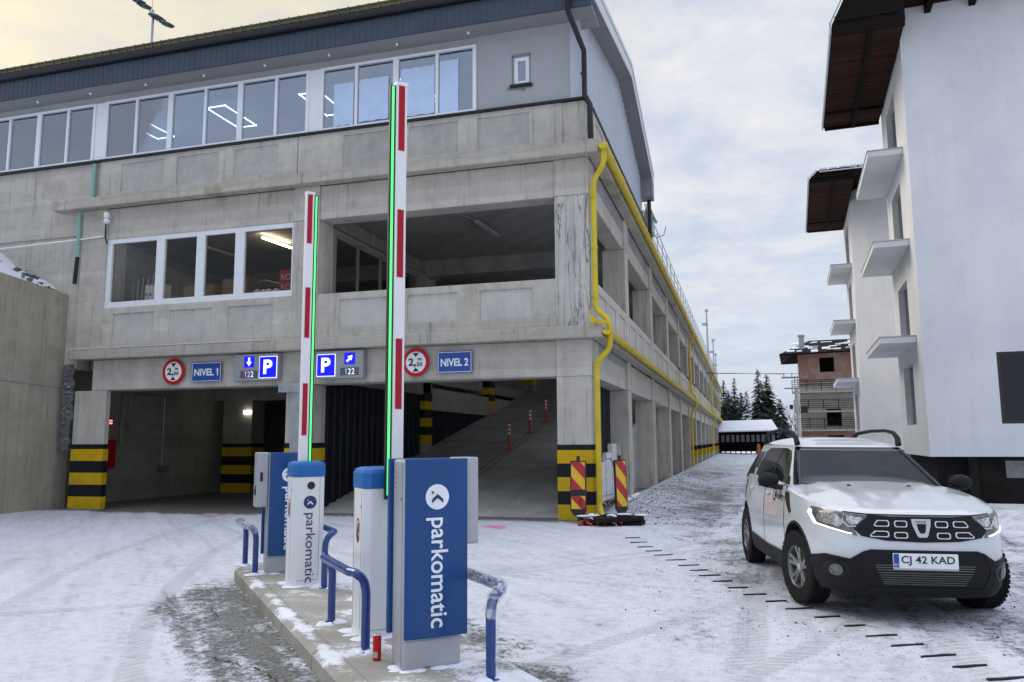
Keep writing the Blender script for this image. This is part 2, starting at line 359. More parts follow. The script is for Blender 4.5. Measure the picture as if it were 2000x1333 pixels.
M['led_green'] = simple('green_led', (0.1,0.8,0.2), 0.4, emit=(0.07,0.56,0.13), estr=1.0, var=0.02)
M['cab_white'] = simple('white_cabinet', (0.73,0.74,0.75), 0.35, var=0.03, scale=2, dirt=0.10)
M['cab_blue'] = simple('blue_cap', (0.015,0.13,0.40), 0.38, var=0.08, spec=0.35)
M['cab_silver'] = simple('silver_grey_sheet', (0.42,0.43,0.47), 0.35, 0.35, var=0.05)
M['panel_blue'] = simple('royal_blue_panel', (0.005,0.058,0.21), 0.35, var=0.05, coat=0.15, spec=0.35)
M['logo_navy'] = simple('navy_lettering', (0.012,0.03,0.12), 0.5)
M['logo_white'] = simple('white_lettering', (0.80,0.83,0.90), 0.5)
M['rail_blue'] = simple('blue_tube_paint', (0.006,0.04,0.20), 0.25, var=0.1, coat=0.4)
M['chrome'] = simple('chrome', (0.62,0.63,0.65), 0.16, 0.95)
M['brick'] = None
# ------------------------------------------------------------------ ground: packed snow over asphalt, one sheet
TH = R(42.86)                                           # the barrier island's direction in plan
UU = Vector((-sin(TH), cos(TH), 0)); VV = Vector((cos(TH), sin(TH), 0))
def isl(u, v, z=0.0): return UU*u + VV*v + Vector((0,0,z))
def ground_z(x, y):
    z = 0.012*sin(x*0.9+1.3)*sin(y*0.7) + 0.008*sin(x*2.3+y*1.7)
    k = max(0.0, 1-abs(x+3.0)/1.6) if y > 17 and x > -4.6 else 0.0
    z += 0.11*min(1, k*1.6)*min(1,(y-17)/2.5)
    if x < -3.0 and y > 15.4: z = min(z, 0.004)
    z -= 0.0
    sm = lambda q: max(0, min(1, q))**2*(3-2*max(0, min(1, q)))
    z -= 1.25*sm((y-18.2)/1.5)*sm((x-3.0-.03*y)/1.0)*sm((60-y)/8) if y < 60 else 0
    return z
def axis_pts(lo, hi, near_lo, near_hi, step):
    a = [near_lo + i*step for i in range(int((near_hi-near_lo)/step)+1)]
    x = near_lo; s_ = step
    while x > lo: s_ *= 1.45; x -= s_; a.insert(0, max(x, lo))
    x = a[-1]; s_ = step
    while x < hi: s_ *= 1.45; x += s_; a.append(min(x, hi))
    return a
gx = axis_pts(-600, 600, -18, 10, 0.25); gy = axis_pts(-300, 900, 1, 30, 0.25)
g = MB(); vs = [(x, y, ground_z(x, y)) for y in gy for x in gx]; nx = len(gx)
g.add(vs, [(j*nx+i, j*nx+i+1, (j+1)*nx+i+1, (j+1)*nx+i) for j in range(len(gy)-1) for i in range(nx-1)])
def ground_mat():
    m_, t, b = newmat('packed_snow_on_asphalt'); ge = nd(t, 'ShaderNodeNewGeometry'); co = ge.outputs['Position']
    sp = nd(t, 'ShaderNodeSeparateXYZ', i_0=co); px, py = sp.outputs[0], sp.outputs[1]
    def noise(sc, det=6, ro=0.6, vec=co, dist=0.0): return nd(t, 'ShaderNodeTexNoise', i_Vector=vec, i_Scale=sc, i_Detail=float(det), i_Roughness=ro, i_Distortion=dist).outputs[0]
    # coordinates along / across the lanes
    u = mth(t, 'ADD', mth(t, 'MULTIPLY', px, UU.x), mth(t, 'MULTIPLY', py, UU.y)); v = mth(t, 'ADD', mth(t, 'MULTIPLY', px, VV.x), mth(t, 'MULTIPLY', py, VV.y))
    cu = nd(t, 'ShaderNodeCombineXYZ', i_0=mth(t, 'MULTIPLY', u, 0.16), i_1=mth(t, 'MULTIPLY', v, 1.5), i_2=0.0)
    cx_ = nd(t, 'ShaderNodeCombineXYZ', i_0=mth(t, 'MULTIPLY', px, 1.1), i_1=mth(t, 'MULTIPLY', py, 0.13), i_2=2.0)
    big = noise(0.22, 6); med = noise(1.5, 8, 0.65); gr = noise(9, 8, 0.72); gr2 = noise(30, 6, 0.75); fine = noise(80, 3, 0.6)
    tr1 = noise(2.2, 7, 0.62, cu.outputs[0], 0.6); tr2 = noise(2.0, 7, 0.6, cx_.outputs[0], 0.8)
    lane = maprange(t, px, -2.5, 0.5)                   # 0 on the barrier side, 1 on the through road
    tr = mth(t, 'ADD', mth(t, 'MULTIPLY', tr1, mth(t, 'SUBTRACT', 1.0, lane)), mth(t, 'MULTIPLY', tr2, lane))
    def band(val, a0, a1, b0, b1): return mth(t, 'MULTIPLY', maprange(t, val, a0, a1), maprange(t, val, b0, b1, 1.0, 0.0))
    wob = mth(t, 'MULTIPLY', mth(t, 'SUBTRACT', med, 0.5), 1.2)
    uw, vw = mth(t, 'ADD', u, wob), mth(t, 'ADD', v, wob)
    bare = mth(t, 'MULTIPLY', band(uw, 1.5, 3.0, 9.2, 10.8), band(vw, 0.15, 0.75, 1.6, 2.2))       # asphalt strip left of the island
    bare2 = mth(t, 'MULTIPLY', band(uw, 1.0, 3.5, 6.2, 8.4), band(vw, 1.8, 2.0, 2.5, 3.3))            # and to its right
    pxw, pyw = mth(t, 'ADD', px, wob), mth(t, 'ADD', py, wob)
    grav = mth(t, 'MULTIPLY', band(pxw, -3.6, -2.9, -1.3, 0.4), band(pyw, 14.6, 16.2, 60., 90.))
    grav2 = mth(t, 'MULTIPLY', band(pxw, -2.2, -0.5, 4.6, 7.0), band(pyw, 3.5, 8.5, 22., 36.))
    apron = mth(t, 'MULTIPLY', band(pyw, 14.9, 16.3, 900., 901.), band(px, -40., -39.9, -3.2, -2.95))
    xl = mth(t, 'ADD', -2.95, mth(t, 'MULTIPLY', mth(t, 'EXPONENT', mth(t, 'DIVIDE', mth(t, 'SUBTRACT', 6.2, py), 5.0)), 4.55))     # the drain line's course
    road = mth(t, 'MULTIPLY', maprange(t, mth(t, 'SUBTRACT', pxw, xl), -0.2, 1.1), maprange(t, py, 25., 70., 1.0, 0.35))
    rut = mth(t, 'MULTIPLY', band(pxw, -0.6, 0.1, 0.5, 1.2), band(py, 18., 25., 70., 120.))
    k = mth(t, 'ADD', mth(t, 'MULTIPLY', big, 0.26), mth(t, 'ADD', mth(t, 'MULTIPLY', med, 0.30), mth(t, 'ADD', mth(t, 'MULTIPLY', gr, 0.36), mth(t, 'ADD', mth(t, 'MULTIPLY', gr2, 0.40), mth(t, 'MULTIPLY', tr, 0.30)))))
    for msk, w in ((bare, 0.150), (bare2, 0.165), (grav, 0.075), (grav2, 0.045), (road, 0.05), (apron, 0.27), (rut, 0.03)):
        k = mth(t, 'SUBTRACT', k, mth(t, 'MULTIPLY', msk, w))
    snow = maprange(t, k, 0.585, 0.70)
    snowc = mix(t, maprange(t, mth(t, 'ADD', mth(t, 'MULTIPLY', tr, 0.4), mth(t, 'MULTIPLY', gr, 0.6)), 0.34, 0.60), (0.43,0.45,0.50), (0.68,0.70,0.76))
    snowc = mix(t, mth(t, 'MULTIPLY', maprange(t, med, 0.40, 0.68), 0.5), snowc, (0.74,0.75,0.79))
    snowc = mix(t, mth(t, 'MULTIPLY', maprange(t, gr2, 0.56, 0.72), 0.4), snowc, (0.36,0.37,0.39))
    asph = mix(t, maprange(t, fine, 0.35, 0.7), (0.14,0.137,0.128), (0.36,0.355,0.335))
    asph = mix(t, mth(t, 'MULTIPLY', maprange(t, gr2, 0.40, 0.55, 1.0, 0.0), 0.75), asph, (0.045,0.044,0.042))
    asph = mix(t, apron, asph, mix(t, maprange(t, fine, 0.3, 0.7), (0.15,0.147,0.135), (0.22,0.215,0.20)))
    vo = nd(t, 'ShaderNodeTexVoronoi', i_Vector=co, i_Scale=26.0, feature='F1')
    dots = maprange(t, vo.outputs['Distance'], 0.2, 0.32, 1.0, 0.0)
    dsel = mth(t, 'MULTIPLY', dots, mth(t, 'MAXIMUM', mth(t, 'MAXIMUM', mth(t, 'MULTIPLY', grav, 0.95), mth(t, 'MULTIPLY', grav2, 0.75)), mth(t, 'MULTIPLY', maprange(t, med, 0.56, 0.66), 0.35)))
    dsel = mth(t, 'MULTIPLY', dsel, maprange(t, nd(t, 'ShaderNodeSeparateColor', i_0=vo.outputs['Color']).outputs[0], 0.45, 0.55))
    # tyre tracks pressed into the snow: straight and gently curved pairs
    gro = None
    for (ox, oy, ang, bend, hw, st_) in ((1.0,8.0,62,.012,.10,.8),(-.35,8.0,62,.012,.10,.7),(.2,14,88,.0,.14,.7),(1.75,14,88,.0,.14,.7),(-3.6,9.0,48,-.02,.10,.6),(-2.4,10.0,48,-.02,.10,.6),(-7.0,9.0,118,.02,.11,.6),(-8.5,8.6,118,.02,.11,.6),(-6.6,11.,150,.03,.09,.5)):
        a_ = R(ang); dx_, dy_ = cos(a_), sin(a_)
        al = mth(t, 'ADD', mth(t, 'MULTIPLY', mth(t, 'SUBTRACT', px, ox), dx_), mth(t, 'MULTIPLY', mth(t, 'SUBTRACT', py, oy), dy_))
        ac = mth(t, 'SUBTRACT', mth(t, 'MULTIPLY', mth(t, 'SUBTRACT', px, ox), -dy_), mth(t, 'MULTIPLY', mth(t, 'SUBTRACT', py, oy), -dx_))
        ac = mth(t, 'ADD', ac, mth(t, 'ADD', mth(t, 'MULTIPLY', mth(t, 'MULTIPLY', al, al), bend), mth(t, 'MULTIPLY', mth(t, 'SUBTRACT', big, 0.5), 0.5)))
        tread = mth(t, 'ADD', 0.65, mth(t, 'MULTIPLY', mth(t, 'SINE', mth(t, 'ADD', mth(t, 'MULTIPLY', al, 60.0), mth(t, 'MULTIPLY', ac, 40.0))), 0.35))
        g1 = mth(t, 'MULTIPLY', mth(t, 'MULTIPLY', maprange(t, mth(t, 'ABSOLUTE', ac), hw*0.7, hw*1.15, 1.0, 0.0), st_), mth(t, 'MULTIPLY', tread, maprange(t, med, 0.34, 0.50)))
        gro = g1 if gro is None else mth(t, 'MAXIMUM', gro, g1)
    snowc = mix(t, mth(t, 'MULTIPLY', gro, 0.85), snowc, (0.40,0.41,0.435))
    c = mix(t, snow, asph, snowc); c = mix(t, dsel, c, (0.10,0.10,0.10))
    # pink survey paint sprayed on the ground
    for (qx, qy, rr) in ((-11.4, 15.2, 0.42), (-4.65, 14.45, 0.36), (-4.45, 14.2, 0.22)):
        d = nd(t, 'ShaderNodeVectorMath', operation='DISTANCE', i_0=co); d.inputs[1].default_value = (qx, qy, 0)
        pk = maprange(t, mth(t, 'ADD', d.outputs['Value'], mth(t, 'MULTIPLY', mth(t, 'SUBTRACT', gr, 0.5), 0.7)), rr*0.35, rr, 1.0, 0.0)
        c = mix(t, mth(t, 'MULTIPLY', pk, 0.62), c, (0.75, 0.10, 0.20))
    setc(t, b, 'Base Color', c)
    setc(t, b, 'Roughness', mth(t, 'ADD', mth(t, 'MULTIPLY', snow, 0.25), mth(t, 'ADD', 0.45, mth(t, 'MULTIPLY', gr, 0.3))))
    h = mth(t, 'ADD', mth(t, 'SUBTRACT', mth(t, 'MULTIPLY', snow, 0.5), mth(t, 'MULTIPLY', gro, 0.6)), mth(t, 'ADD', mth(t, 'MULTIPLY', gr, 0.55), mth(t, 'ADD', mth(t, 'ADD', mth(t, 'MULTIPLY', tr, 0.5), mth(t, 'MULTIPLY', gr2, 0.5)), mth(t, 'MULTIPLY', fine, 0.12))))
    bp = nd(t, 'ShaderNodeBump', i_Strength=0.8, i_Distance=0.05, i_Height=h); t.links.new(bp.outputs[0], b.inputs['Normal'])
    b.inputs['Specular IOR Level'].default_value = 0.35
    return m_
M['ground'] = ground_mat()
tag(g.build('ground', M['ground'], smooth=True), kind='structure')
# loose stones on the gravel strip beside the columns
st = MB(); rng = random.Random(3)
def stone(mb, x, y, z, r, rng):
    vs = []
    for k in range(8):
        sx, sy, sz = [(1 if k & b else -1) for b in (1,2,4)]
        vs.append((x+sx*r*rng.uniform(.4,1), y+sy*r*rng.uniform(.4,1), z+sz*r*rng.uniform(.3,.75)))
    mb.add(vs, [(0,2,3,1),(4,5,7,6),(0,1,5,4),(2,6,7,3),(0,4,6,2),(1,3,7,5)])
for i in range(1100):
    y = 15.6 + 26*rng.random()**1.4; x = -2.8 + abs(rng.gauss(0, 0.9))
    if x > 0.6: continue
    stone(st, x, y, ground_z(x, y)+0.002, rng.uniform(.006, .022), rng)
for i in range(500):
    x = rng.uniform(-1.2, 5.5); y = rng.uniform(6.5, 22)
    stone(st, x, y, ground_z(x, y)+0.004, rng.uniform(.004, .012), rng)
for i in range(60):
    q = isl(rng.uniform(3.2, 9.6), rng.uniform(0.4, 1.25)); stone(st, q.x, q.y, 0.002, rng.uniform(.003, .006), rng)
M['stone'] = simple('grey_stone', (0.12,0.12,0.118), 0.9, var=0.5, scale=9)
tag(st.build('gravel', M['stone'], merge=False), kind='stuff')
lumps = MB()
for i in range(260):
    if i % 3 == 0: q = isl(rng.uniform(3.5, 10), 1.34+rng.gauss(0, .05)); x, y = q.x, q.y
    else: x = rng.uniform(-2.6, 4.5); y = rng.uniform(9, 26)
    z0 = ground_z(x, y); r = rng.uniform(.006, .016)
    stone(lumps, x, y, z0+0.004, r, rng)
tag(lumps.build('snow_lumps', M['snow'], smooth=True, merge=False), kind='stuff')
# ------------------------------------------------------------------ ramp up to level 2
RS = 0.207; RX0, RX1, RY0, RY1 = -9.62, -3.55, 16.4, 35.2
m_, t, b = newmat('ramp_concrete'); ge = nd(t, 'ShaderNodeNewGeometry'); co = ge.outputs['Position']; sp = nd(t, 'ShaderNodeSeparateXYZ', i_0=co)
na = nd(t, 'ShaderNodeTexNoise', i_Vector=co, i_Scale=1.3, i_Detail=7.0); nb = nd(t, 'ShaderNodeTexNoise', i_Vector=co, i_Scale=30.0, i_Detail=4.0)
mp = nd(t, 'ShaderNodeMapping', i_Vector=co); mp.inputs['Scale'].default_value = (3.0, 0.35, 0.4); mp.inputs['Rotation'].default_value = (0, 0, 0.35)
nc = nd(t, 'ShaderNodeTexNoise', i_Vector=mp.outputs[0], i_Scale=2.6, i_Detail=8.0, i_Roughness=0.7)
c = mix(t, maprange(t, na.outputs[0], 0.3, 0.7), (0.37,0.36,0.33), (0.50,0.49,0.455))
sw = mth(t, 'MULTIPLY', maprange(t, mth(t, 'ADD', nc.outputs[0], mth(t, 'MULTIPLY', nb.outputs[0], 0.3)), 0.72, 0.84), maprange(t, sp.outputs[1], 17.2, 19.8, 1.0, 0.0))
c = mix(t, sw, c, (0.68,0.69,0.73))
setc(t, b, 'Base Color', c); b.inputs['Roughness'].default_value = 0.85
bp = nd(t, 'ShaderNodeBump', i_Strength=0.3, i_Distance=0.01, i_Height=nb.outputs[0]); t.links.new(bp.outputs[0], b.inputs['Normal'])
M['ramp'] = m_
rp = MB(); rp.prism([(RY0, -0.05), (RY0, 0.012), (RY1, 0.012+RS*(RY1-RY0)), (RY1, -0.05)], 'yz', RX0, RX1)
tag(rp.build('ramp', M['ramp']), kind='structure')
def ramp_z(y): return 0.012 + RS*(y-RY0)
M['mark_yellow'] = simple('worn_yellow_marking', (0.34,0.28,0.06), 0.8, var=0.4, scale=12)
M['paint_pink'] = simple('pink_survey_paint', (0.65,0.06,0.16), 0.8, var=0.3)
mk = MB(); y0 = 17.6
for sx in (-0.10, 0.10):
    mk.quad((-6.83+sx-.03, y0, ramp_z(y0)+.004), (-6.83+sx+.03, y0, ramp_z(y0)+.004), (-6.83+sx+.03, RY1-.3, ramp_z(RY1-.3)+.004), (-6.83+sx-.03, RY1-.3, ramp_z(RY1-.3)+.004))
mk.cur = 1
for (x, y, a, l) in ((-7.55, 23.9, .6, .75), (-3.95, 19.6, .7, .55), (-7.2, 28.5, .4, .6)):
    dx_, dy_ = cos(a)*l/2, sin(a)*l/2; nx_, ny_ = -sin(a)*.1, cos(a)*.1
    mk.quad(*[(px_, py_, ramp_z(py_)+.005) for px_, py_ in ((x-dx_-nx_, y-dy_-ny_), (x+dx_-nx_*.4, y+dy_-ny_*.4), (x+dx_+nx_, y+dy_+ny_), (x-dx_+nx_*.5, y-dy_+ny_*.5))])
tag(mk.build('road_marking', [M['mark_yellow'], M['paint_pink']]), kind='structure')
# ------------------------------------------------------------------ kerb island
ki = MB(); ue, un = 10.25, 1.0; vl, vr = 1.29, 2.42
pts = [(vl, un), (vr, un), (vr, ue-.25), (vr-.25, ue), (vl+.30, ue), (vl+.09, ue-.1), (vl, ue-.32)]
def kxy(v_, u_, z): p = isl(u_, v_, z); return (p.x, p.y, p.z)
n = len(pts); ins = [(v_ + (.035 if v_ < 1.7 else -.035), u_ - (.035 if u_ > 9 else 0)) for v_, u_ in pts]
vs = [kxy(a, b_, -.05) for a, b_ in pts] + [kxy(a, b_, .12) for a, b_ in pts] + [kxy(a, b_, .15) for a, b_ in ins]
ki.add(vs, [list(range(n))[::-1]] + [(i, (i+1) % n, n+(i+1) % n, n+i) for i in range(n)] + [(n+i, n+(i+1) % n, 2*n+(i+1) % n, 2*n+i) for i in range(n)] + [[2*n+i for i in range(n)]])
def kerb_mat():
    m_, t, b = newmat('kerb_concrete_with_snow'); ge = nd(t, 'ShaderNodeNewGeometry'); co = ge.outputs['Position']
    sp = nd(t, 'ShaderNodeSeparateXYZ', i_0=co); nz = nd(t, 'ShaderNodeSeparateXYZ', i_0=ge.outputs['Normal']).outputs[2]
    u = mth(t, 'ADD', mth(t, 'MULTIPLY', sp.outputs[0], UU.x), mth(t, 'MULTIPLY', sp.outputs[1], UU.y)); v = mth(t, 'ADD', mth(t, 'MULTIPLY', sp.outputs[0], VV.x), mth(t, 'MULTIPLY', sp.outputs[1], VV.y))
    a = nd(t, 'ShaderNodeTexNoise', i_Vector=co, i_Scale=1.6, i_Detail=8.0, i_Roughness=0.65).outputs[0]
    f = nd(t, 'ShaderNodeTexNoise', i_Vector=co, i_Scale=40.0, i_Detail=4.0).outputs[0]
    c = mix(t, maprange(t, a, 0.3, 0.7), (0.24,0.23,0.205), (0.36,0.35,0.32)); c = mix(t, mth(t, 'MULTIPLY', maprange(t, f, 0.55, 0.7), 0.35), c, (0.15,0.14,0.12))
    # kerbstone joints, one every 1.1 m, on the stones along the edge
    fr = mth(t, 'FRACT', mth(t, 'DIVIDE', mth(t, 'ADD', u, 0.55), 1.15)); jt = maprange(t, mth(t, 'ABSOLUTE', mth(t, 'SUBTRACT', fr, 0.5)), 0.004, 0.011, 1.0, 0.0)
    edge = maprange(t, v, 1.42, 1.44, 1.0, 0.0, False); c = mix(t, mth(t, 'MULTIPLY', mth(t, 'MULTIPLY', jt, edge), 0.8), c, (0.06,0.055,0.05))
    lj = maprange(t, mth(t, 'ABSOLUTE', mth(t, 'SUBTRACT', v, 1.44)), 0.004, 0.012, 1.0, 0.0); c = mix(t, mth(t, 'MULTIPLY', lj, 0.4), c, (0.12,0.11,0.10))
    e2 = mth(t, 'MULTIPLY', maprange(t, v, 1.30, 1.36), maprange(t, v, 1.38, 1.46, 1.0, 0.0)); rr = maprange(t, v, 1.85, 2.1)
    k = mth(t, 'ADD', mth(t, 'ADD', a, mth(t, 'MULTIPLY', f, 0.25)), mth(t, 'ADD', mth(t, 'MULTIPLY', e2, 0.10), mth(t, 'MULTIPLY', rr, 0.14)))
    s_ = mth(t, 'MULTIPLY', maprange(t, k, 0.66, 0.76), maprange(t, nz, 0.3, 0.7)); c = mix(t, s_, c, (0.70,0.71,0.75))
    setc(t, b, 'Base Color', c); b.inputs['Roughness'].default_value = 0.88
    h = mth(t, 'ADD', mth(t, 'MULTIPLY', f, 0.5), mth(t, 'SUBTRACT', s_, mth(t, 'MULTIPLY', jt, edge)))
    bp = nd(t, 'ShaderNodeBump', i_Strength=0.5, i_Distance=0.012, i_Height=h); t.links.new(bp.outputs[0], b.inputs['Normal']); return m_
M['kerb'] = kerb_mat()
tag(ki.build('kerb_island', M['kerb']), kind='structure')
# drainage line of slots crossing the road
dr = thing('drainage_channel', 'line of dark drain slots crossing the snowy road beside the white car', 'drain', (-0.2, 9.3, 0))
M['slot'] = simple('dark_slot', (0.012,0.012,0.012), 0.9)
slots = [(-1.87,13.37),(-1.70,12.83),(-1.53,12.33),(-1.36,11.9),(-1.18,11.5),(-.97,11.05),(-.77,10.60),(-.62,10.22),(-.48,9.86),(-.32,9.50),(-.15,9.13),(.02,8.79),(.22,8.5),(.42,8.2),(.64,7.9),(.84,7.6),(1.0,7.28),(1.14,7.0),(1.3,6.72),(1.45,6.47),(1.6,6.2)]
for i, (x, y) in enumerate(slots):
    s_ = MB(); w = rng.uniform(.10,.15); j = [rng.uniform(-.008,.008) for _ in range(10)]
    zz = max(ground_z(x+d, y+.1*d) for d in (-.14, 0, .14)) + 0.010
    pts = [(-w, -.008+j[0]), (-w*.4, -.016+j[1]), (w*.3, -.012+j[2]), (w, -.010+j[3]), (w*1.02, .006+j[4]*.5), (w*.4, .014+j[5]), (-w*.2, .011+j[6]), (-w*.9, .010+j[7])]
    a = R(26); s_.prism([(x+p*cos(a)-q*sin(a), y+p*sin(a)+q*cos(a)) for p, q in pts], 'xy', zz-.02, zz); s_.build('slot', M['slot'], dr)
# cracks in the bare asphalt
ck = MB(); rng = random.Random(14)
for (p0, p1, w) in (((-3.95,5.25),(-3.35,5.05),.012),((-3.35,5.05),(-2.95,4.75),.009),((-5.05,6.75),(-4.75,6.45),.010),((-4.75,6.45),(-4.72,6.1),.007)):
    n = 9; pts = [(p0[0]+(p1[0]-p0[0])*i/n+rng.uniform(-.02,.02), p0[1]+(p1[1]-p0[1])*i/n+rng.uniform(-.02,.02)) for i in range(n+1)]
    for a, b_ in zip(pts, pts[1:]):
        d = Vector((b_[0]-a[0], b_[1]-a[1], 0)).normalized(); q = Vector((-d.y, d.x, 0))*w*rng.uniform(.2,.7); z = max(ground_z(*a), ground_z(*b_))+.006
        A, B_ = Vector((a[0],a[1],z)), Vector((b_[0],b_[1],z)); ck.quad(A-q, B_-q, B_+q, A+q)
tag(ck.build('road_crack', M['slot']), kind='structure')
# ------------------------------------------------------------------ the multi-storey car park
F = 15.9; XR = -2.95
G = thing('parking_garage', 'grey concrete car park with dark metal clad top storey and two entrances', 'car park', (-9.5, 15.9, 0))
def part(mb, name, mat, smooth=False, bevel=0.0, parent=None, label=None):
    o = mb.build(name, mat, parent or G, smooth, bevel, world=True)
    if parent is not None and parent is not G:
        pass
    if label: o['label'] = label
    return o
def sub(mb, name, mat, par, smooth=False, bevel=0.0):   # sub-part: same origin as the part it sits on (all garage parts share the root origin)
    ROOTS[par.name] = ROOTS[G.name]; o = mb.build(name, mat, par, smooth, bevel, world=True); return o
def boxes(name, mat, *bs, bevel=0.0):
    for q in bs: mb = MB(); mb.box(*q); part(mb, name, mat, bevel=bevel)
def hazard(par, x0, x1, y0, y1, z0, zs, top=True):
    b_ = MB(); z = z0; e = 0.004
    for i, h in enumerate(zs):
        b_.cur = i % 2; b_.box(x0-e, x1+e, y0-e, y1+e, z, z+h); z += h
    sub(b_, 'hazard_band', [M['haz_y'], M['haz_k']], par)
# front columns
c = MB(); c.box(-16.2, -15.22, F, F+.16, 0, 2.93); col = part(c, 'column', M['conc_v'], bevel=.02); hazard(col, -16.2, -15.22, F, F+.16, .03, (.29,.29,.29,.29,.29,.12))
c = MB(); c.box(-10.12, -9.44, F, F+.62, 0, 2.93); col = part(c, 'column', M['conc_v'], bevel=.02); hazard(col, -10.12, -9.44, F, F+.62, .03, (.29,.29,.29,.29,.29,.12))
c = MB(); c.prism([(-3.72, F), (-3.02, F), (-2.96, F+.05), (-2.96, F+.75), (-3.72, F+.75)], 'xy', 0, 2.93); col = part(c, 'column', M['conc_v'], bevel=.015)
hb = MB(); z = .02
for i, h in enumerate((.30,.27,.28,.28,.27,.11)):
    hb.cur = i % 2; e = .004
    hb.prism([(-3.72-e, F-e), (-3.02+e, F-e), (-2.96+e, F+.05), (-2.96+e, F+.75+e), (-3.72-e, F+.75+e)], 'xy', z, z+h); z += h
sub(hb, 'hazard_band', [M['haz_y'], M['haz_k']], col)
c = MB(); c.box(-3.72, -2.96, F, F+.75, 2.932, 3.70); part(c, 'column_head', M['conc_pale'], bevel=.015)
c = MB(); c.box(-3.72, -2.97, F, F+.75, 3.955, 6.8); part(c, 'column', M['conc_crack'], bevel=.02)
c = MB(); c.box(-3.73, -2.965, F-.005, F+.75, 6.802, 7.62); part(c, 'column_head', M['conc_h'], bevel=.02)
c = MB(); c.box(-10.06, -9.38, F, F+.7, 3.955, 6.8); part(c, 'column', M['conc_v'], bevel=.02)
c = MB(); c.box(-10.06, -9.38, F-.005, F+.7, 6.802, 7.62); part(c, 'column_head', M['conc_h'], bevel=.02)
c = MB(); c.box(-16.3, -15.5, F, F+.7, 3.955, 7.62); part(c, 'column', M['conc_h'], bevel=.02)
# beams over the entrances (a touch behind the column faces) and level 2 beams
for x0, x1, mat in ((-15.72, -10.05, M['conc_pale']), (-9.38, -3.72, M['conc_h'])):
    c = MB(); c.box(x0, x1, F+.035, F+.6, 2.935, 3.70); part(c, 'beam', mat, bevel=.02)
c = MB(); c.box(-10.05, -9.38, F+.02, F+.6, 2.935, 3.70); part(c, 'beam', M['conc_v'], bevel=.015)
for x0, x1 in ((-15.5, -10.06), (-9.38, -3.73)):
    c = MB(); c.box(x0, x1, F+.04, F+.55, 6.805, 7.62); part(c, 'beam', M['conc_h'], bevel=.02)
# ledges: projecting slab edges, front and side in one L
def ledge(z0, z1, xl, name='ledge'):
    c = MB(); c.prism([(xl, F-.25), (-2.70, F-.25), (-2.70, 105.), (-2.97, 105.), (-2.97, F+.03), (xl, F+.03)], 'xy', z0, z1)
    return part(c, name, M['conc_ledge'], bevel=.025)
ledge(3.70, 3.955, -16.25); ledge(7.62, 7.885, -17.05)
# parapets with sunk panels
lowp = [(-15.19,-13.94),(-13.49,-12.26),(-11.80,-10.59)]; lowq = [(-8.82,-7.62),(-7.12,-5.92),(-5.41,-4.23)]
for (x0, x1), rr in (((-16.25,-10.06), lowp), ((-9.38,-3.72), lowq)):
    c = MB(); gridwall(c, 'y', F+.03, x0, x1, 3.957, 5.02, [(a,b_,4.23,4.86,.035) for a,b_ in rr], .2, 1, True); part(c, 'parapet', [M['conc_h'] if x0 > -10 else M['conc_pale'], M['conc_smooth']], bevel=.006)
upp = [(-15.18,-13.88),(-13.48,-12.23),(-11.79,-10.55),(-8.8,-7.6),(-7.13,-5.93),(-5.46,-4.26)]
for x0, x1 in ((-15.85,-10.02),(-10.0,-3.52)):
    c = MB(); gridwall(c, 'y', F+.02, x0, x1, 7.887, 8.90, [(a,b_,8.06,8.79,.03) for a,b_ in upp if x0 < a and b_ < x1], .25, 1, True); part(c, 'parapet', [M['conc_pale'], M['conc_smooth']], bevel=.006)
c = MB(); c.box(-3.518, -2.96, F+.015, F+.6, 7.887, 8.90); part(c, 'column_head', M['conc_v'], bevel=.02)
# board marked wall running on to the left
boxes('side_wall', M['conc_h'], (-30, -15.853, F+.06, F+.5, 7.0, 8.93), (-30, -16.3, F+.10, F+.5, 3.5, 7.0))
c = MB(); c.tube([(-16.0, F-.02, 8.86), (-16.0, F-.02, 7.9)], .05, 10); c.tube([(-16.35, F-.06, 7.55), (-16.35, F-.03, 6.4)], .05, 10); part(c, 'drain_pipe', M['green_pipe'], smooth=True)
c = MB(); c.tube([(-16.38, F-.02, 6.4), (-16.42, F-.02, 5.7)], .05, 8); part(c, 'drain_pipe', M['gutter_dark'], smooth=True)
c = MB(); c.tube([(-24, F-.02, 6.86), (-20, F-.02, 6.80), (-16.2, F-.04, 6.86), (-15.55, F-.04, 6.88)], .022, 6); part(c, 'cable', M['white'])
boxes('snow_rim', M['white'], (-16.2, -15.1, F-.26, F-.22, 3.956, 3.972), (-15.0, -10.4, F-.262, F-.20, 3.956, 3.966))
# dark drip flashing under the top windows
boxes('flashing', M['gutter_dark'], (-30, -2.92, F-.05, F+.12, 8.905, 8.955), (-2.96, -2.92, F+.12, 26.6, 8.905, 8.955))
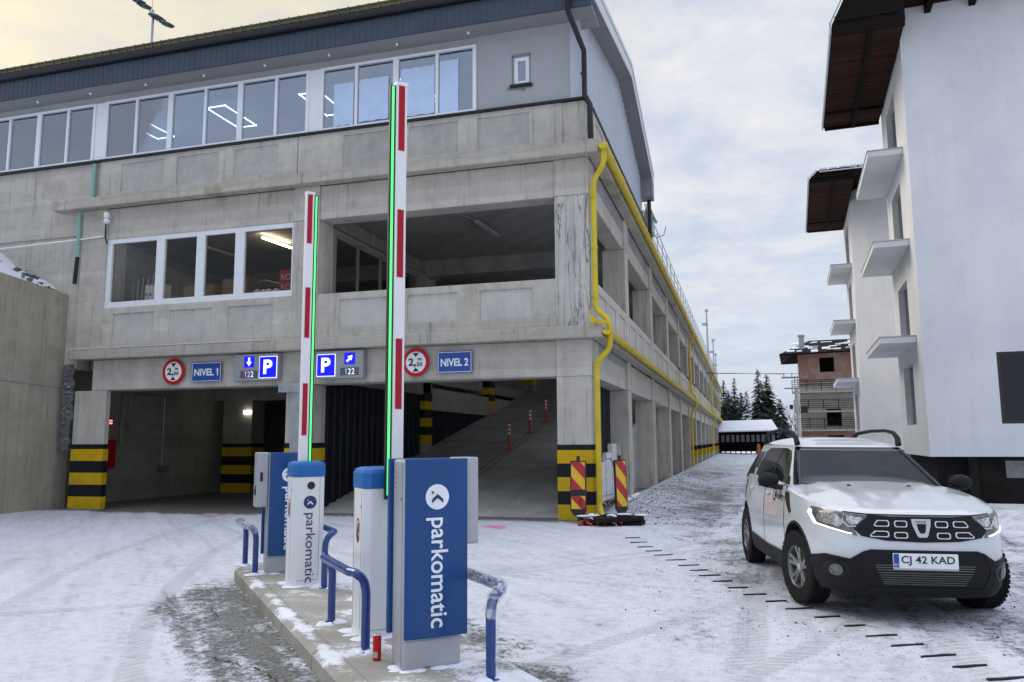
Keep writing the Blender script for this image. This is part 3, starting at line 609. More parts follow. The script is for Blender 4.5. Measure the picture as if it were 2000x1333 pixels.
# ---- top storey
TW = F+.06
def window(xs_, z0, z1, y, depth, frame=.055, mull=None, glassm='glass', parent=G, film=()):
    """one window strip: frame with mullions at xs_ (pairs x, width), a pane between each"""
    fr = MB(); x0, x1 = xs_[0][0], xs_[-1][0]
    fr.box(x0, x1, y, y+depth, z0, z0+frame); fr.box(x0, x1, y, y+depth, z1-frame, z1)
    for x, w in xs_:
        a, b_ = (x, x+w) if x == x0 else ((x-w, x) if x == x1 else (x-w/2, x+w/2))
        fr.box(a, b_, y, y+depth, z0+frame, z1-frame)
    f_ = part(fr, 'window', M['white_pvc'])
    for i in range(len(xs_)-1):
        a = xs_[i][0] + (xs_[i][1] if i == 0 else xs_[i][1]/2); b_ = xs_[i+1][0] - (xs_[i+1][1] if i == len(xs_)-2 else xs_[i+1][1]/2)
        p = MB(); p.box(a-.004, b_+.004, y+depth*.55, y+depth*.55+.008, z0+frame-.004, z1-frame+.004); sub(p, 'pane', M[glassm], f_)
    for (a, b_, c_, d_) in film:
        p = MB(); n = 9
        tops = [(a+(b_-a)*k/n, d_ + .010*sin(k*2.3+a)) for k in range(n+1)]; bots = [(a+(b_-a)*k/n, c_ + .012*sin(k*1.7+a)) for k in range(n, -1, -1)]
        p.prism(tops+bots, 'xz', y+depth*.3, y+depth*.3+.006); sub(p, 'protective_film', M['film'], f_)
    return f_
ZB, ZT = 8.97, 10.55
window([(-24.0,.08),(-23.0,.07),(-22,.14),(-21,.07),(-20.05,.08)], ZB, ZT, TW-.05, .08)
window([(-20.0,.08),(-19.02,.07),(-18.01,.14),(-17.03,.07),(-16.12,.08)], ZB, ZT, TW-.05, .08)
window([(-15.80,.08),(-14.80,.07),(-13.75,.14),(-12.70,.07),(-11.68,.14),(-10.66,.07),(-9.75,.08)], ZB, ZT, TW-.05, .08)
window([(-9.44,.08),(-8.49,.07),(-7.47,.14),(-6.44,.07),(-5.49,.08)], ZB, ZT, TW-.05, .08,
       film=[(-9.08,-8.56,9.05,10.1),(-8.42,-7.66,9.08,10.12),(-7.35,-6.50,9.06,10.22),(-6.38,-5.92,9.02,10.28)])
boxes('window_pier', M['white_pvc'], (-20.05, -20.0, TW-.02, TW+.1, ZB, ZT), (-16.12, -15.80, TW-.02, TW+.1, ZB, ZT), (-9.75, -9.44, TW-.02, TW+.1, ZB, ZT))
c = MB(); gridwall(c, 'y', TW, -5.49, -3.34, 8.957, 10.80, [(-4.62,-4.26,9.47,10.12,None)], .22); part(c, 'wall', M['plaster'])
c = MB(); c.box(-30, -5.49, TW+.02, TW+.22, ZT, 10.80); part(c, 'wall', M['plaster'])
c = MB()
for x0, x1, z0, z1 in ((-4.66,-4.22,10.12,10.19),(-4.66,-4.62,9.45,10.15),(-4.255,-4.23,9.45,10.15)): c.box(x0, x1, TW-.006, TW, z0, z1)
c.prism([(-4.72,9.42),(-4.2,9.44),(-4.16,9.48),(-4.16,9.38),(-4.34,9.36),(-4.39,9.29),(-4.45,9.35),(-4.78,9.36),(-4.78,9.46)], 'xz', TW-.005, TW); part(c, 'raw_cement_patch', M['plaster_dark'])
f_ = MB()
for a, b_, c_, d_ in ((-4.62,-4.26,9.47,9.56),(-4.62,-4.26,10.03,10.12),(-4.62,-4.53,9.56,10.03),(-4.35,-4.26,9.56,10.03)): f_.box(a, b_, TW+.03, TW+.09, c_, d_)
w_ = part(f_, 'window', M['white_pvc'], bevel=.008)
p = MB(); p.box(-4.53, -4.35, TW+.06, TW+.065, 9.56, 10.03); sub(p, 'pane', M['glass'], w_)
p = MB(); p.box(-4.70, -4.20, TW-.06, TW+.02, 9.40, 9.465); sub(p, 'sill', M['gutter_dark'], w_)
c = MB(); c.box(-3.335, -3.10, TW-.015, TW+.1, 8.957, 10.78); part(c, 'corner_trim', M['cladding'])
# gable wall of trapezoidal sheet
RX = -2.74; APY, APZ = 21.8, 12.52; EY, EZ = 15.32, 11.42; BY, BZ = 27.15, 10.95
def roof_z(y): return EZ + (APZ-EZ)*(y-EY)/(APY-EY) if y < APY else APZ + (BZ-APZ)*(y-APY)/(BY-APY)
c = MB(); y = TW+.0; prof = []
while y < 26.5:
    prof += [(y, 0), (y+.17, 0), (y+.19, .022), (y+.28, .022)]; y += .30
for (y0, d0), (y1, d1) in zip(prof, prof[1:]):
    c.quad((-3.14+d0, y0, 8.957), (-3.14+d1, y1, 8.957), (-3.14+d1, y1, roof_z(y1)-.3), (-3.14+d0, y0, roof_z(y0)-.3))
part(c, 'gable_cladding', M['cladding'])
c = MB(); c.box(-30, -3.16, 26.4, 26.5, 8.957, 10.7); part(c, 'wall', M['plaster'])
# roof: two slopes, fascia, soffits, verge, eave box
c = MB(); c.prism([(EY, EZ), (APY, APZ), (BY, BZ), (BY, BZ-.12), (APY, APZ-.14), (EY, EZ-.12)], 'yz', -30, RX+.01); part(c, 'roof', M['fascia'])
c = MB()
x = -30.0
while x < RX-.01:
    x2 = min(x+.155, RX); c.box(x, x2-.012, 15.395, 15.43, 10.745, 11.27); x += .155
c.box(-30, RX, 15.40, 15.44, 10.75, 11.268); part(c, 'fascia', M['fascia'])
c = MB(); c.box(-30, RX, 15.44, TW+.02, 10.75, 10.79); c.box(-3.33, RX, TW+.02, 16.3, 10.72, 10.76); part(c, 'soffit', M['soffit'])
c = MB(); prof = [(15.40-.07+.075*cos(a), 11.36+.085*sin(a)) for a in [pi+pi*k/8 for k in range(9)]] + [(15.40, 11.42), (15.26, 11.42)]
c.prism([(a, b_) for a, b_ in prof], 'yz', -30, RX-.02); part(c, 'gutter', M['gutter_dark'], smooth=True)
c = MB(); c.box(-30, RX, 15.30, 15.34, 11.47, 11.60)
x = -30.0
while x < RX:
    c.box(x, x+.03, 15.28, 15.30, 11.44, 11.61); x += .26
c.box(-30, RX, 15.275, 15.30, 11.56, 11.59); part(c, 'snow_guard', M['olive'])
def strip_yz(mb, offs0, offs1, x0, x1):
    ys_ = [EY, APY, BY]
    for a, b_ in zip(ys_, ys_[1:]):
        mb.prism([(a, roof_z(a)+offs0), (b_, roof_z(b_)+offs0), (b_, roof_z(b_)+offs1), (a, roof_z(a)+offs1)], 'yz', x0, x1)
c = MB(); strip_yz(c, -.42, -.10, RX-.02, RX+.012); strip_yz(c, -.095, .03, RX-.02, RX+.03); part(c, 'verge', M['verge'])
c = MB(); strip_yz(c, -.46, -.422, -3.15, RX+.012); part(c, 'soffit', M['soffit_dk'])
c = MB(); c.box(-3.3, RX+.01, 26.55, BY, 9.97, 10.85); part(c, 'eave_box', M['soffit_dk'])
c = MB(); c.tube([(-3.22,15.30,11.3),(-3.22,15.30,10.62),(-3.0,15.84,9.98),(-3.0,15.84,8.97),(-2.88,15.78,8.72),(-2.88,15.78,7.98)], .06, 10); c.box(-3.08,-2.96,15.84,15.9,9.45,9.5); c.box(-2.95,-2.86,15.80,15.92,8.2,8.25); part(c, 'downpipe', M['gutter_dark'], smooth=True)
c = MB(); c.tube([(-2.9,27.0,10.0),(-2.9,27.0,8.2)], .07, 8); part(c, 'downpipe', M['gutter_dark'], smooth=True)
# top floor room behind the glass
c = MB(); c.box(-30, -3.25, F+.3, 26.4, 10.62, 10.68); part(c, 'ceiling', simple('dark_ceiling', (0.10,0.11,0.13), 0.6))
c = MB(); c.box(-30, -5.5, F+.19, F+.30, 10.24, 10.61); part(c, 'inner_lintel', M['black'])
c = MB(); gridwall(c, 'y', 26.2, -30, -3.25, 7.9, 10.62, [(-29.5+2.4*k, -27.6+2.4*k, 9.0, 10.3, None) for k in range(5)], .15); part(c, 'wall', M['soffit'])
c = MB(); c.box(-5.5, -5.3, F+.3, 26.2, 7.9, 10.62); part(c, 'wall', M['soffit'])
for x0 in (-18.75, -15.85, -13.1, -10.3, -7.6):
    c = MB(); y0, a, b_, w = 17.52, .30, .70, .022
    for q in ((x0-a,x0+a,y0-b_,y0-b_+w),(x0-a,x0+a,y0+b_-w,y0+b_),(x0-a,x0-a+w,y0-b_,y0+b_),(x0+a-w,x0+a,y0-b_,y0+b_)): c.box(*q, 10.44, 10.47)
    part(c, 'ceiling_lamp', M['led_frame'])
for k in range(9):
    x = -19.6 + 1.75*k; c = MB(); c.tube([(x, 15.68, 10.745), (x+.02, 15.66, 10.70)], .03, 8); part(c, 'soffit_spotlight', M['white'])
# ---- floors and inner walls
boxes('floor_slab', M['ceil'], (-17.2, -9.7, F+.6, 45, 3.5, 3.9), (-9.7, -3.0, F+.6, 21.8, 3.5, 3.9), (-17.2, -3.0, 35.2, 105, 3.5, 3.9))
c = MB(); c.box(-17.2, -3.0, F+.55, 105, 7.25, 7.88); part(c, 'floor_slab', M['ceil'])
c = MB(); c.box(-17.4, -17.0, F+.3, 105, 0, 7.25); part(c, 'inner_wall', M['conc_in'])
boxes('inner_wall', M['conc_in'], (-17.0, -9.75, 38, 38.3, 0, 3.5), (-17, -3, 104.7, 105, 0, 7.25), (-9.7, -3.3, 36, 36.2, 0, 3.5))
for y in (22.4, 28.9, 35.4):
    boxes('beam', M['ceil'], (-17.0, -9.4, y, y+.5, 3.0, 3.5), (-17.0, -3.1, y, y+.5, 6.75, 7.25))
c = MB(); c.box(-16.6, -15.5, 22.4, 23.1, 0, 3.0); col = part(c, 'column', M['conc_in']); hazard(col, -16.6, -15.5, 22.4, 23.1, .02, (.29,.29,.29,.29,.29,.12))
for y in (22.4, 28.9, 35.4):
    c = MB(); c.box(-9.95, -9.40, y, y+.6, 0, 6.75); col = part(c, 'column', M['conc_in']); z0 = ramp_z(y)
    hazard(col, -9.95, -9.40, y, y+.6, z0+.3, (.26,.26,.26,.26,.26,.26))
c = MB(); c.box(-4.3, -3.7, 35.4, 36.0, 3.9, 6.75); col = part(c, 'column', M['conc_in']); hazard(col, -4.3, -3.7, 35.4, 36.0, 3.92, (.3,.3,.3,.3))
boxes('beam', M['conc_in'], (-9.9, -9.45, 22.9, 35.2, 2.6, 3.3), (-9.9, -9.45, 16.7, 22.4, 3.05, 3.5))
# navy trapezoidal sheet walls beside the ramp and in the first side bays
def sheet(mb, axis, at, a0, a1, z0, z1f, step=.34):
    a = a0; prof = []
    while a < a1: prof += [(a, 0), (a+step*.5, 0), (a+step*.58, .05), (a+step*.92, .05)]; a += step
    for (p0, d0), (p1, d1) in zip(prof, prof[1:]):
        P = (lambda p_, d_, z: (at+d_, p_, z)) if axis == 'x' else (lambda p_, d_, z: (p_, at-d_, z))
        mb.quad(P(p0,d0,z0), P(p1,d1,z0), P(p1,d1,z1f(p1)), P(p0,d0,z1f(p0)))
c = MB(); sheet(c, 'x', -9.6, 16.65, 22.4, 0, lambda q: 3.05); sheet(c, 'x', -9.6, 23.0, 35.2, 0, lambda q: 2.6 if q < 29 else 3.3); part(c, 'metal_screen', M['navy'])
c = MB(); sheet(c, 'x', -3.5, 16.7, 20.9, .15, lambda q: 2.95); part(c, 'metal_screen', M['navy'])
# cable duct on the middle column
c = MB(); c.box(-9.93, -9.60, F-.10, F-.005, 0, 2.75); c.box(-10.24, -9.60, F-.14, F-.005, 2.75, 2.95)
for k in range(30): c.box(-9.69, -9.62, F-.106, F-.10, .3+.08*k, .33+.08*k)
part(c, 'cable_duct', M['galv'], bevel=.006)
# ---- shop window on level 2 and the room behind it
window([(-15.52,.16),(-13.87,.24),(-12.68,.24),(-11.56,.26),(-10.06,.06)], 5.02, 6.84, F+.06, .09, frame=.15, glassm='glass_lo')
m_, t, b = newmat('old_red_brick'); tc = nd(t, 'ShaderNodeTexCoord'); mp = nd(t, 'ShaderNodeMapping', i_Vector=tc.outputs['Object']); mp.inputs['Rotation'].default_value = (R(90), 0, 0)
bt = nd(t, 'ShaderNodeTexBrick', i_Vector=mp.outputs[0], i_Scale=3.0); bt.inputs['Color1'].default_value = (0.20,0.085,0.05,1); bt.inputs['Color2'].default_value = (0.14,0.06,0.04,1); bt.inputs['Mortar'].default_value = (0.2,0.19,0.17,1)
nn = nd(t, 'ShaderNodeTexNoise', i_Vector=tc.outputs['Object'], i_Scale=1.0, i_Detail=6.0)
setc(t, b, 'Base Color', mix(t, mth(t, 'MULTIPLY', nn.outputs[0], 0.5), bt.outputs[0], (0.12,0.09,0.07))); b.inputs['Roughness'].default_value = 0.9
M['brick'] = m_
c = MB(); c.box(-17, -9.8, 23.6, 23.8, 3.9, 7.25); part(c, 'inner_wall', M['brick'])
f_ = MB(); gridwall(f_, 'x', -9.55, F+.7, 23.6, 3.9, 7.25, [(17.05, 22.2, 4.9, 6.78, None)], .2, -1); part(f_, 'inner_wall', M['conc_in'])
fr = MB(); 
for y in (17.05, 18.25, 19.6, 20.9, 22.13): fr.box(-9.65, -9.58, y, y+.07, 4.9, 6.78)
fr.box(-9.65, -9.58, 17.05, 22.2, 6.68, 6.78); fr.box(-9.65, -9.58, 17.05, 22.2, 4.9, 5.0); w_ = part(fr, 'window', M['soffit'])
p = MB(); p.box(-9.62, -9.612, 17.1, 22.15, 5.0, 6.7); sub(p, 'pane', M['glass_lo'], w_)
# strip lights
c = MB(); c.obox((-12.25, 18.6, 7.12), (0.06, 0.62, 0), (.03, 0, 0), (0, 0, .02)); part(c, 'strip_light', M['ind_lamp'])
c = MB(); c.obox((-14.4, 18.8, 7.12), (0.06, 0.75, 0), (.05, 0, 0), (0, 0, .03)); part(c, 'strip_light', M['lamp_off'])
c = MB(); c.obox((-6.3, 19.2, 7.18), (0.05, 0.75, 0), (.06, 0, 0), (0, 0, .035)); part(c, 'strip_light', M['lamp_off'])
c = MB(); c.obox((-6.3, 25.2, 6.68), (0.05, 0.7, 0), (.05, 0, 0), (0, 0, .03)); part(c, 'strip_light', M['lamp_off'])
c = MB(); c.box(-15.78, -15.52, 22.32, 22.39, 2.56, 2.66); part(c, 'emergency_lamp', simple('emergency_lamp_face', (0.9,0.9,0.9), 0.4, emit=(1.0,0.97,0.9), estr=5.0))
c = MB(); c.tube([(-6.6, F+.7, 7.05), (-6.35, 18.4, 7.2)], .02, 6); c.tube([(-9.4, F+.75, 6.86), (-9.4, 23.5, 6.86)], .03, 6); c.tube([(-9.42, 18.8, 6.86), (-9.42, 18.8, 7.25)], .025, 6); part(c, 'cable', M['galv'])
# pipes, exit sign, hose cabinet and socket on the inner wall of level 1
c = MB(); c.tube([(-16.9, 18.25, 1.6), (-16.9, 18.3, 3.02), (-16.9, 20.2, 3.02), (-16.9, 20.25, 2.95)], .035, 8); c.tube([(-16.92, 18.6, 2.1), (-16.92, 18.6, 3.05)], .012, 6); c.tube([(-16.93, 20.0, .95), (-16.93, 20.0, 3.05)], .014, 6); part(c, 'pipe', M['galv'], smooth=True)
boxes('socket_box', M['galv'], (-17.0, -16.9, 19.78, 20.25, .78, .94), (-17.0, -16.93, 18.55, 18.7, 2.0, 2.12))
hc = thing('fire_hose_cabinet', 'red fire hose cabinet on the dim wall inside the level one entrance', 'fire cabinet', (-16.95, 17.6, 1.0))
c = MB(); c.box(-17.0, -16.83, 17.15, 18.05, .95, 1.72); c.build('cabinet', M['red'], hc, bevel=.012)
c = MB(); c.box(-16.828, -16.822, 17.3, 17.75, 1.1, 1.55); c.build('glass_panel', M['sign_grey'], hc)
c = MB(); c.box(-16.828, -16.815, 17.45, 17.52, 1.2, 1.45); c.box(-16.828, -16.815, 17.6, 17.66, 1.15, 1.4); c.build('hose_fitting', M['black'], hc)
es = thing('emergency_sign', 'small lit red emergency sign on the inner wall above the hose cabinet', 'sign', (-16.95, 17.75, 2.15))
c = MB(); c.box(-17.0, -16.92, 17.45, 18.0, 2.12, 2.30); c.build('case', M['red'], es)
M['exit_glow'] = simple('lit_sign_face', (0.9,0.5,0.45), 0.4, emit=(1.0,0.35,0.28), estr=0.9)
c = MB(); c.box(-16.918, -16.912, 17.5, 17.95, 2.15, 2.20); c.box(-16.918, -16.912, 17.5, 17.95, 2.225, 2.27); c.build('lit_face', M['exit_glow'], es)
# ---- side facade
NB = 14; cy_ = [21.0 + 6.0*k for k in range(NB)]
for k, y in enumerate(cy_):
    c = MB(); c.box(-3.58, XR, y, y+.65, 0, 2.95); col = part(c, 'column', M['conc_v'], bevel=.02)
    if k >= 5: hazard(col, -3.58, XR, y, y+.65, .55, (.45, .28))
    c = MB(); c.box(-3.58, XR, y, y+.6, 3.955, 6.8); col = part(c, 'column', M['conc_v'], bevel=.02)
    if k >= 3: hazard(col, -3.58, XR, y, y+.6, 4.3, (.62, .22))
    boxes('column_head', M['conc_pale'], (-3.5, XR+.01, y-.02, y+.62, 2.952, 3.70), (-3.5, XR+.01, y-.02, y+.62, 6.802, 7.62), bevel=.015)
ends = [16.65] + [y+.62 for y in cy_]; starts = [y-.02 for y in cy_] + [105]
for a, b_ in zip(ends, starts):
    boxes('beam', M['conc_pale'], (-3.45, XR-.06, a, b_, 2.95, 3.70), (-3.45, XR-.06, a, b_, 6.8, 7.62), bevel=.015)
    n = 3; w = (b_-a)/n; rr = [(a+w*k+w*.16, a+w*k+w*.84, 4.2, 4.82, .025) for k in range(n)]; r2 = [(p_, q_, 8.05, 8.78, .025) for p_, q_, *_ in rr]
    c = MB(); gridwall(c, 'x', XR-.015, a, b_, 3.957, 5.02, rr, .2, -1, True); part(c, 'parapet', [M['conc_pale'], M['conc_smooth']])
    c = MB(); gridwall(c, 'x', XR-.015, a, b_, 7.887, 8.90, r2, .2, -1, True); part(c, 'parapet', [M['conc_pale'], M['conc_smooth']])
for y in cy_:
    boxes('parapet_post', M['conc_pale'], (-3.2, XR+.002, y-.021, y+.621, 7.887, 8.90), (-3.2, XR+.002, y-.021, y+.621, 3.957, 5.02))
# yellow gutters on both ledges, with brackets, and the yellow downpipes
for z in (3.83, 7.74):
    c = MB(); cy0, cz0 = -2.60, z; prof = [(cy0+.095*cos(a), cz0+.095*sin(a)) for a in [pi+pi*k/8 for k in range(9)]]
    prof2 = [(cy0+.082*cos(a), cz0+.082*sin(a)) for a in [2*pi-pi*k/8 for k in range(9)]]
    y0, y1 = F-.28, 104.6; pr = prof + prof2; n = len(pr)
    c.add([(a, y0, b_) for a, b_ in pr] + [(a, y1, b_) for a, b_ in pr], [(i,(i+1)%n,n+(i+1)%n,n+i) for i in range(n)])
    c.prism(prof, 'xz', y0-.012, y0); y = F+.6
    while y < 104:
        for q in range(8):
            a0, a1 = pi+pi*q/8, pi+pi*(q+1)/8
            c.add([(cy0+.103*cos(a0), y, cz0+.103*sin(a0)), (cy0+.103*cos(a1), y, cz0+.103*sin(a1)), (cy0+.103*cos(a1), y+.03, cz0+.103*sin(a1)), (cy0+.103*cos(a0), y+.03, cz0+.103*sin(a0))], [(0,1,2,3)])
        c.tube([(cy0-.1, y+.015, cz0+.02), (cy0+.1, y+.015, cz0+.03)], .008, 5); y += .62
    part(c, 'gutter', M['yellow'], smooth=True)
    c = MB(); c.box(-2.72, -2.695, F, 104.6, z-.02, z+.1); part(c, 'gutter_seat', M['yellow'])
def arc_pipe(pts, r=.059, n=12):
    out = [Vector(pts[0])]
    for a, b_, c_ in zip(pts, pts[1:], pts[2:]):
        a, b_, c_ = Vector(a), Vector(b_), Vector(c_); d1 = min((a-b_).length*.45, .14); d2 = min((c_-b_).length*.45, .14)
        p0 = b_+(a-b_).normalized()*d1; p1 = b_+(c_-b_).normalized()*d2
        for k in range(6):
            t_ = k/5; out.append(p0*(1-t_)**2 + b_*2*t_*(1-t_) + p1*t_*t_)
    out.append(Vector(pts[-1])); mb = MB(); mb.tube(out, r, n); return mb
c = arc_pipe([(-2.60,15.72,7.70),(-2.60,15.74,7.36),(-2.87,15.93,7.08),(-2.87,15.93,4.32),(-2.58,15.88,4.05),(-2.58,15.88,3.48),(-2.87,15.93,3.22),(-2.87,15.93,.28),(-2.78,15.75,.10)])
for z in (6.7, 5.6, 4.55, 3.1): c.lathe([(.055,0),(.072,0),(.072,.06),(.055,.06)], 12, (-2.87,15.93,z)); c.box(-2.97,-2.87,15.95,15.97,z+.01,z+.04)
c.lathe([(.0,0),(.09,0),(.11,.10),(.10,.12),(0,.12)], 12, (-2.60,15.72,7.66))
c.box(-2.86,-2.56,15.58,15.66,3.96,4.02); c.prism([(-2.90,3.96),(-2.80,3.96),(-2.78,4.06),(-2.93,4.16)], 'xz', 15.5, 15.56)
part(c, 'downpipe', M['yellow'], smooth=True)
for y in (45.6, 75.6, 99.6):
    c = arc_pipe([(-2.60,y,7.70),(-2.60,y,7.36),(-2.85,y,7.1),(-2.85,y,4.32),(-2.58,y,4.05),(-2.58,y,3.48),(-2.85,y,3.22),(-2.85,y,.15)]); part(c, 'downpipe', M['yellow'], smooth=True)
# railing round the open roof deck behind the gable
c = MB()
for z in (9.35, 9.7, 10.05): c.tube([(-3.1, 27.6, z), (-3.1, 104.5, z)], .02, 6)
y = 27.6
while y < 105: c.tube([(-3.1, y, 8.9), (-3.1, y, 10.07)], .022, 6); y += 2.0
part(c, 'roof_railing', M['galv'])
c = MB(); c.tube([(-3.05, 30.4, 9.5), (-2.75, 30.5, 9.6), (-2.65, 30.5, 9.95)], .03, 8); part(c, 'vent_hook', M['galv'])
c = MB(); c.tube([(-3.2, 26.95, 9.0), (-3.0, 27.3, 9.9), (-2.75, 27.9, 9.4)], .05, 8); c.box(-3.3,-2.85,27.4,28.2,8.95,9.75); part(c, 'roof_vent', M['galv'])
# ------------------------------------------------------------------ signs on the garage beams
YS = F - 0.03
def height_sign(x, z, num, label):
    o = thing('height_limit_sign', label, 'road sign', (x, YS, z), 0, 'height limit signs')
    c = MB(); c.disc((0,0,0), .315, 'y', 40, .012); c.build('disc', M['red'], o, world=False)
    c = MB(); c.disc((0,-.013,0), .235, 'y', 40, .004); c.build('face', M['white'], o, world=False)
    c = MB(); c.prism([(-.075,.205),(.075,.205),(0,.115)], 'xz', -.022, -.018); c.prism([(-.075,-.205),(0,-.115),(.075,-.205)], 'xz', -.022, -.018); c.build('arrow', M['black'], o, world=False)
    text('2,', 'numeral', M['black'], o, tm(-.085, -.02, -.01), height=.2, squeeze=1.15, bold=.03)
    text('m', 'numeral', M['black'], o, tm(.09, -.02, .06), width=.095, height=.06, bold=.03)
    text(num, 'numeral', M['black'], o, tm(.085, -.02, -.045), width=.145, height=.09, bold=.03)
height_sign(-13.22, 3.33, '30', 'round red and white 2,30 m height limit sign over the left entrance')
height_sign(-6.87, 3.34, '20', 'round red and white 2,20 m height limit sign over the ramp entrance')
def level_sign(x, z, w, h, txt, label):
    o = thing('level_sign', label, 'sign', (x, YS, z), 0, 'blue level signs')
    c = MB(); c.box(-w/2, w/2, -.014, 0, -h/2, h/2); c.build('plate', M['sign_blue'], o, world=False)
    c = MB()
    for q in ((-w/2+.015,w/2-.015,h/2-.027,h/2-.015),(-w/2+.015,w/2-.015,-h/2+.015,-h/2+.027),(-w/2+.015,-w/2+.027,-h/2+.027,h/2-.027),(w/2-.027,w/2-.015,-h/2+.027,h/2-.027)): c.box(q[0], q[1], -.018, -.014, q[2], q[3])
    c.build('border', M['logo_white'], o, world=False)
    text(txt, 'lettering', M['logo_white'], o, tm(0, -.018, -.005), width=w*.80, height=h*.36, bold=.03)
level_sign(-12.28, 3.295, .84, .47, 'NIVEL 1', 'blue NIVEL 1 sign over the left entrance')
level_sign(-5.965, 3.315, .80, .47, 'NIVEL 2', 'blue NIVEL 2 sign over the ramp entrance')
def display(x, z, flip, arrow, label):
    """backlit parking guidance sign; flip puts the P on the left"""
    o = thing('guidance_display', label, 'display sign', (x, YS, z), 0, 'backlit parking guidance signs')
    w, h = 1.18, .63; c = MB(); c.box(-w/2, w/2, -.13, .03, -h/2, h/2); c.build('case', M['sign_grey'], o, world=False, bevel=.012)
    s_ = -1 if flip else 1; px = .33*s_; ax = -.20*s_*(.9 if not flip else 1.3)
    c = MB(); c.box(px-.235, px+.235, -.136, -.131, -.26, .245); c.build('border', M['lit_white'], o, world=False)
    c = MB(); c.box(px-.222, px+.222, -.141, -.137, -.247, .232); c.build('parking_symbol', M['lit_blue'], o, world=False)
    text('P', 'lettering', M['lit_white'], o, tm(px, -.144, 0), height=.33, width=.23, extrude=.002, bold=.03)
    c = MB(); c.box(ax-.135, ax+.135, -.136, -.131, .0, .26); c.build('arrow_panel', M['lit_blue'], o, world=False)
    pts = [(-.022,-.09),(.022,-.09),(.022,.0),(.062,.0),(0,.09),(-.062,.0),(-.022,.0)] ; a = pi if arrow == 'down' else -pi/4
    pts = [(p*cos(a)-q*sin(a), p*sin(a)+q*cos(a)) for p, q in pts]
    c = MB(); c.prism([(ax+p*1.1, .13+q*1.1) for p, q in pts], 'xz', -.142, -.137); c.build('arrow', M['lit_white'], o, world=False)
    c = MB(); c.box(ax-.23, ax+.23, -.136, -.131, -.245, -.075); c.build('counter', M['screen'], o, world=False)
    text('1', 'digit', M['digit_r'] if not flip else M['digit_b'], o, tm(ax-.09, -.139, -.16), height=.13, width=.03)
    text('2', 'digit', M['digit_b'] if not flip else M['digit'], o, tm(ax+.0, -.139, -.16), height=.13, width=.07)
    text('2', 'digit', M['digit'], o, tm(ax+.09, -.139, -.16), height=.13, width=.07)
display(-10.84, 3.35, False, 'down', 'lit grey sign with a down arrow and P showing 122 beside the NIVEL 1 sign')
display(-8.68, 3.34, True, 'upright', 'lit grey sign with P and a slanting arrow showing 122 above the ramp entrance')
sc = thing('security_camera', 'small white dome camera on the concrete above the shop window', 'camera', (-15.42, F-.02, 7.3))
c = MB(); c.lathe([(0,.12),(.07,.12),(.075,.0),(.05,-.02),(0,-.02)], 14, (0,-.1,.05)); c.box(-.03,.03,-.1,.02,.05,.09); c.build('housing', M['white'], sc, world=False, smooth=True)
c = MB(); c.ell((.03,-.12,-.06), .085, .085, .07); c.build('dome', M['white'], sc, world=False, smooth=True)
c = MB(); c.tube([(-.05,-.06,-.08),(-.08,-.03,-.3),(-.1,0,-.45),(-.04,0,-.62)], .018, 6); c.build('cable', M['black'], sc, world=False, smooth=True)
# goods seen through the shop window
def at_shop(name, label, cat, loc, group=None): return thing(name, label, cat, loc, 0, group)
M['card'] = simple('brown_cardboard', (0.24,0.15,0.08), 0.85, var=0.15)
M['wood'] = simple('raw_timber', (0.30,0.19,0.10), 0.8, var=0.25, scale=3)
o = at_shop('boxed_bindings', 'row of white upright cartons with red feet in the shop window', 'cartons', (-14.22, 16.55, 5.10))
for k in range(5):
    c = MB(); c.obox((-.42+.125*k, 0, .34), (.055,0,-.006), (0,.12,0), (.012,0,.22)); ct = c.build('carton', M['white'], o, world=False, bevel=.01)
    c = MB(); c.box(-.48+.125*k, -.37+.125*k, -.12, .12, .0, .12); c.build('base', M['red'], ct, world=False)
    c = MB(); c.box(-.44+.125*k, -.40+.125*k, -.126, -.122, .28, .35); c.build('mark', M['black'], ct, world=False)
o = at_shop('ski_box', 'red lettered cardboard box at the right end of the shop window', 'box', (-10.42, 16.6, 5.2))
c = MB(); c.box(-.30,.30,-.2,.2,0,.58); c.build('box', M['red_refl'], o, world=False)
text('ROSSI', 'lettering', M['sign_grey'], o, tm(0, -.204, .40), width=.5, height=.15, bold=.02); text('ROSSI', 'lettering', M['sign_grey'], o, tm(0, -.204, .16), width=.5, height=.15)
for k, (x, y, w, h, lab) in enumerate(((-13.2,16.9,.9,.5,'brown wooden crate behind the second pane of the shop window'),(-12.2,17.0,.75,.62,'taller brown crate behind the third pane of the shop window'))):
    o = at_shop('crate', lab, 'crate', (x, y, 5.1), 'crates in the shop window'); c = MB(); c.box(-w/2,w/2,-.3,.3,0,h); c.build('box', M['wood'], o, world=False, bevel=.01)
    c = MB(); c.box(-w/2-.005,w/2+.005,-.305,.305,h*.55,h*.62); c.build('strap', M['card'], o, world=False)
o = at_shop('ski_helmets', 'low row of pale helmets lying in the right pane of the shop window', 'helmets', (-11.1, 16.5, 5.22))
for k in range(5): c = MB(); c.ell((-.3+.17*k, .03*(k%2), .07), .08, .09, .075, 10, 6); c.build('helmet', M['white'], o, world=False, smooth=True)
o = at_shop('ski_poles', 'thin grey ski poles leaning in the left pane of the shop window', 'ski poles', (-15.0, 16.7, 5.1))
for k in range(5): c = MB(); c.tube([(-.3+.12*k, 0, 0), (-.36+.16*k, .05, .75+.05*k)], .012, 6); c.build('pole', M['galv'], o, world=False)
tag(MB().tube([(-13.6,17.4,5.75),(-13.0,17.4,5.60),(-12.5,17.4,5.66),(-11.8,17.4,5.80),(-11.2,17.4,5.62),(-10.7,17.4,5.62),(-10.2,17.4,5.85)], .022, 8).build('hose', M['lamp_off'], smooth=True), 'pale hose looping across the shop window', 'hose')
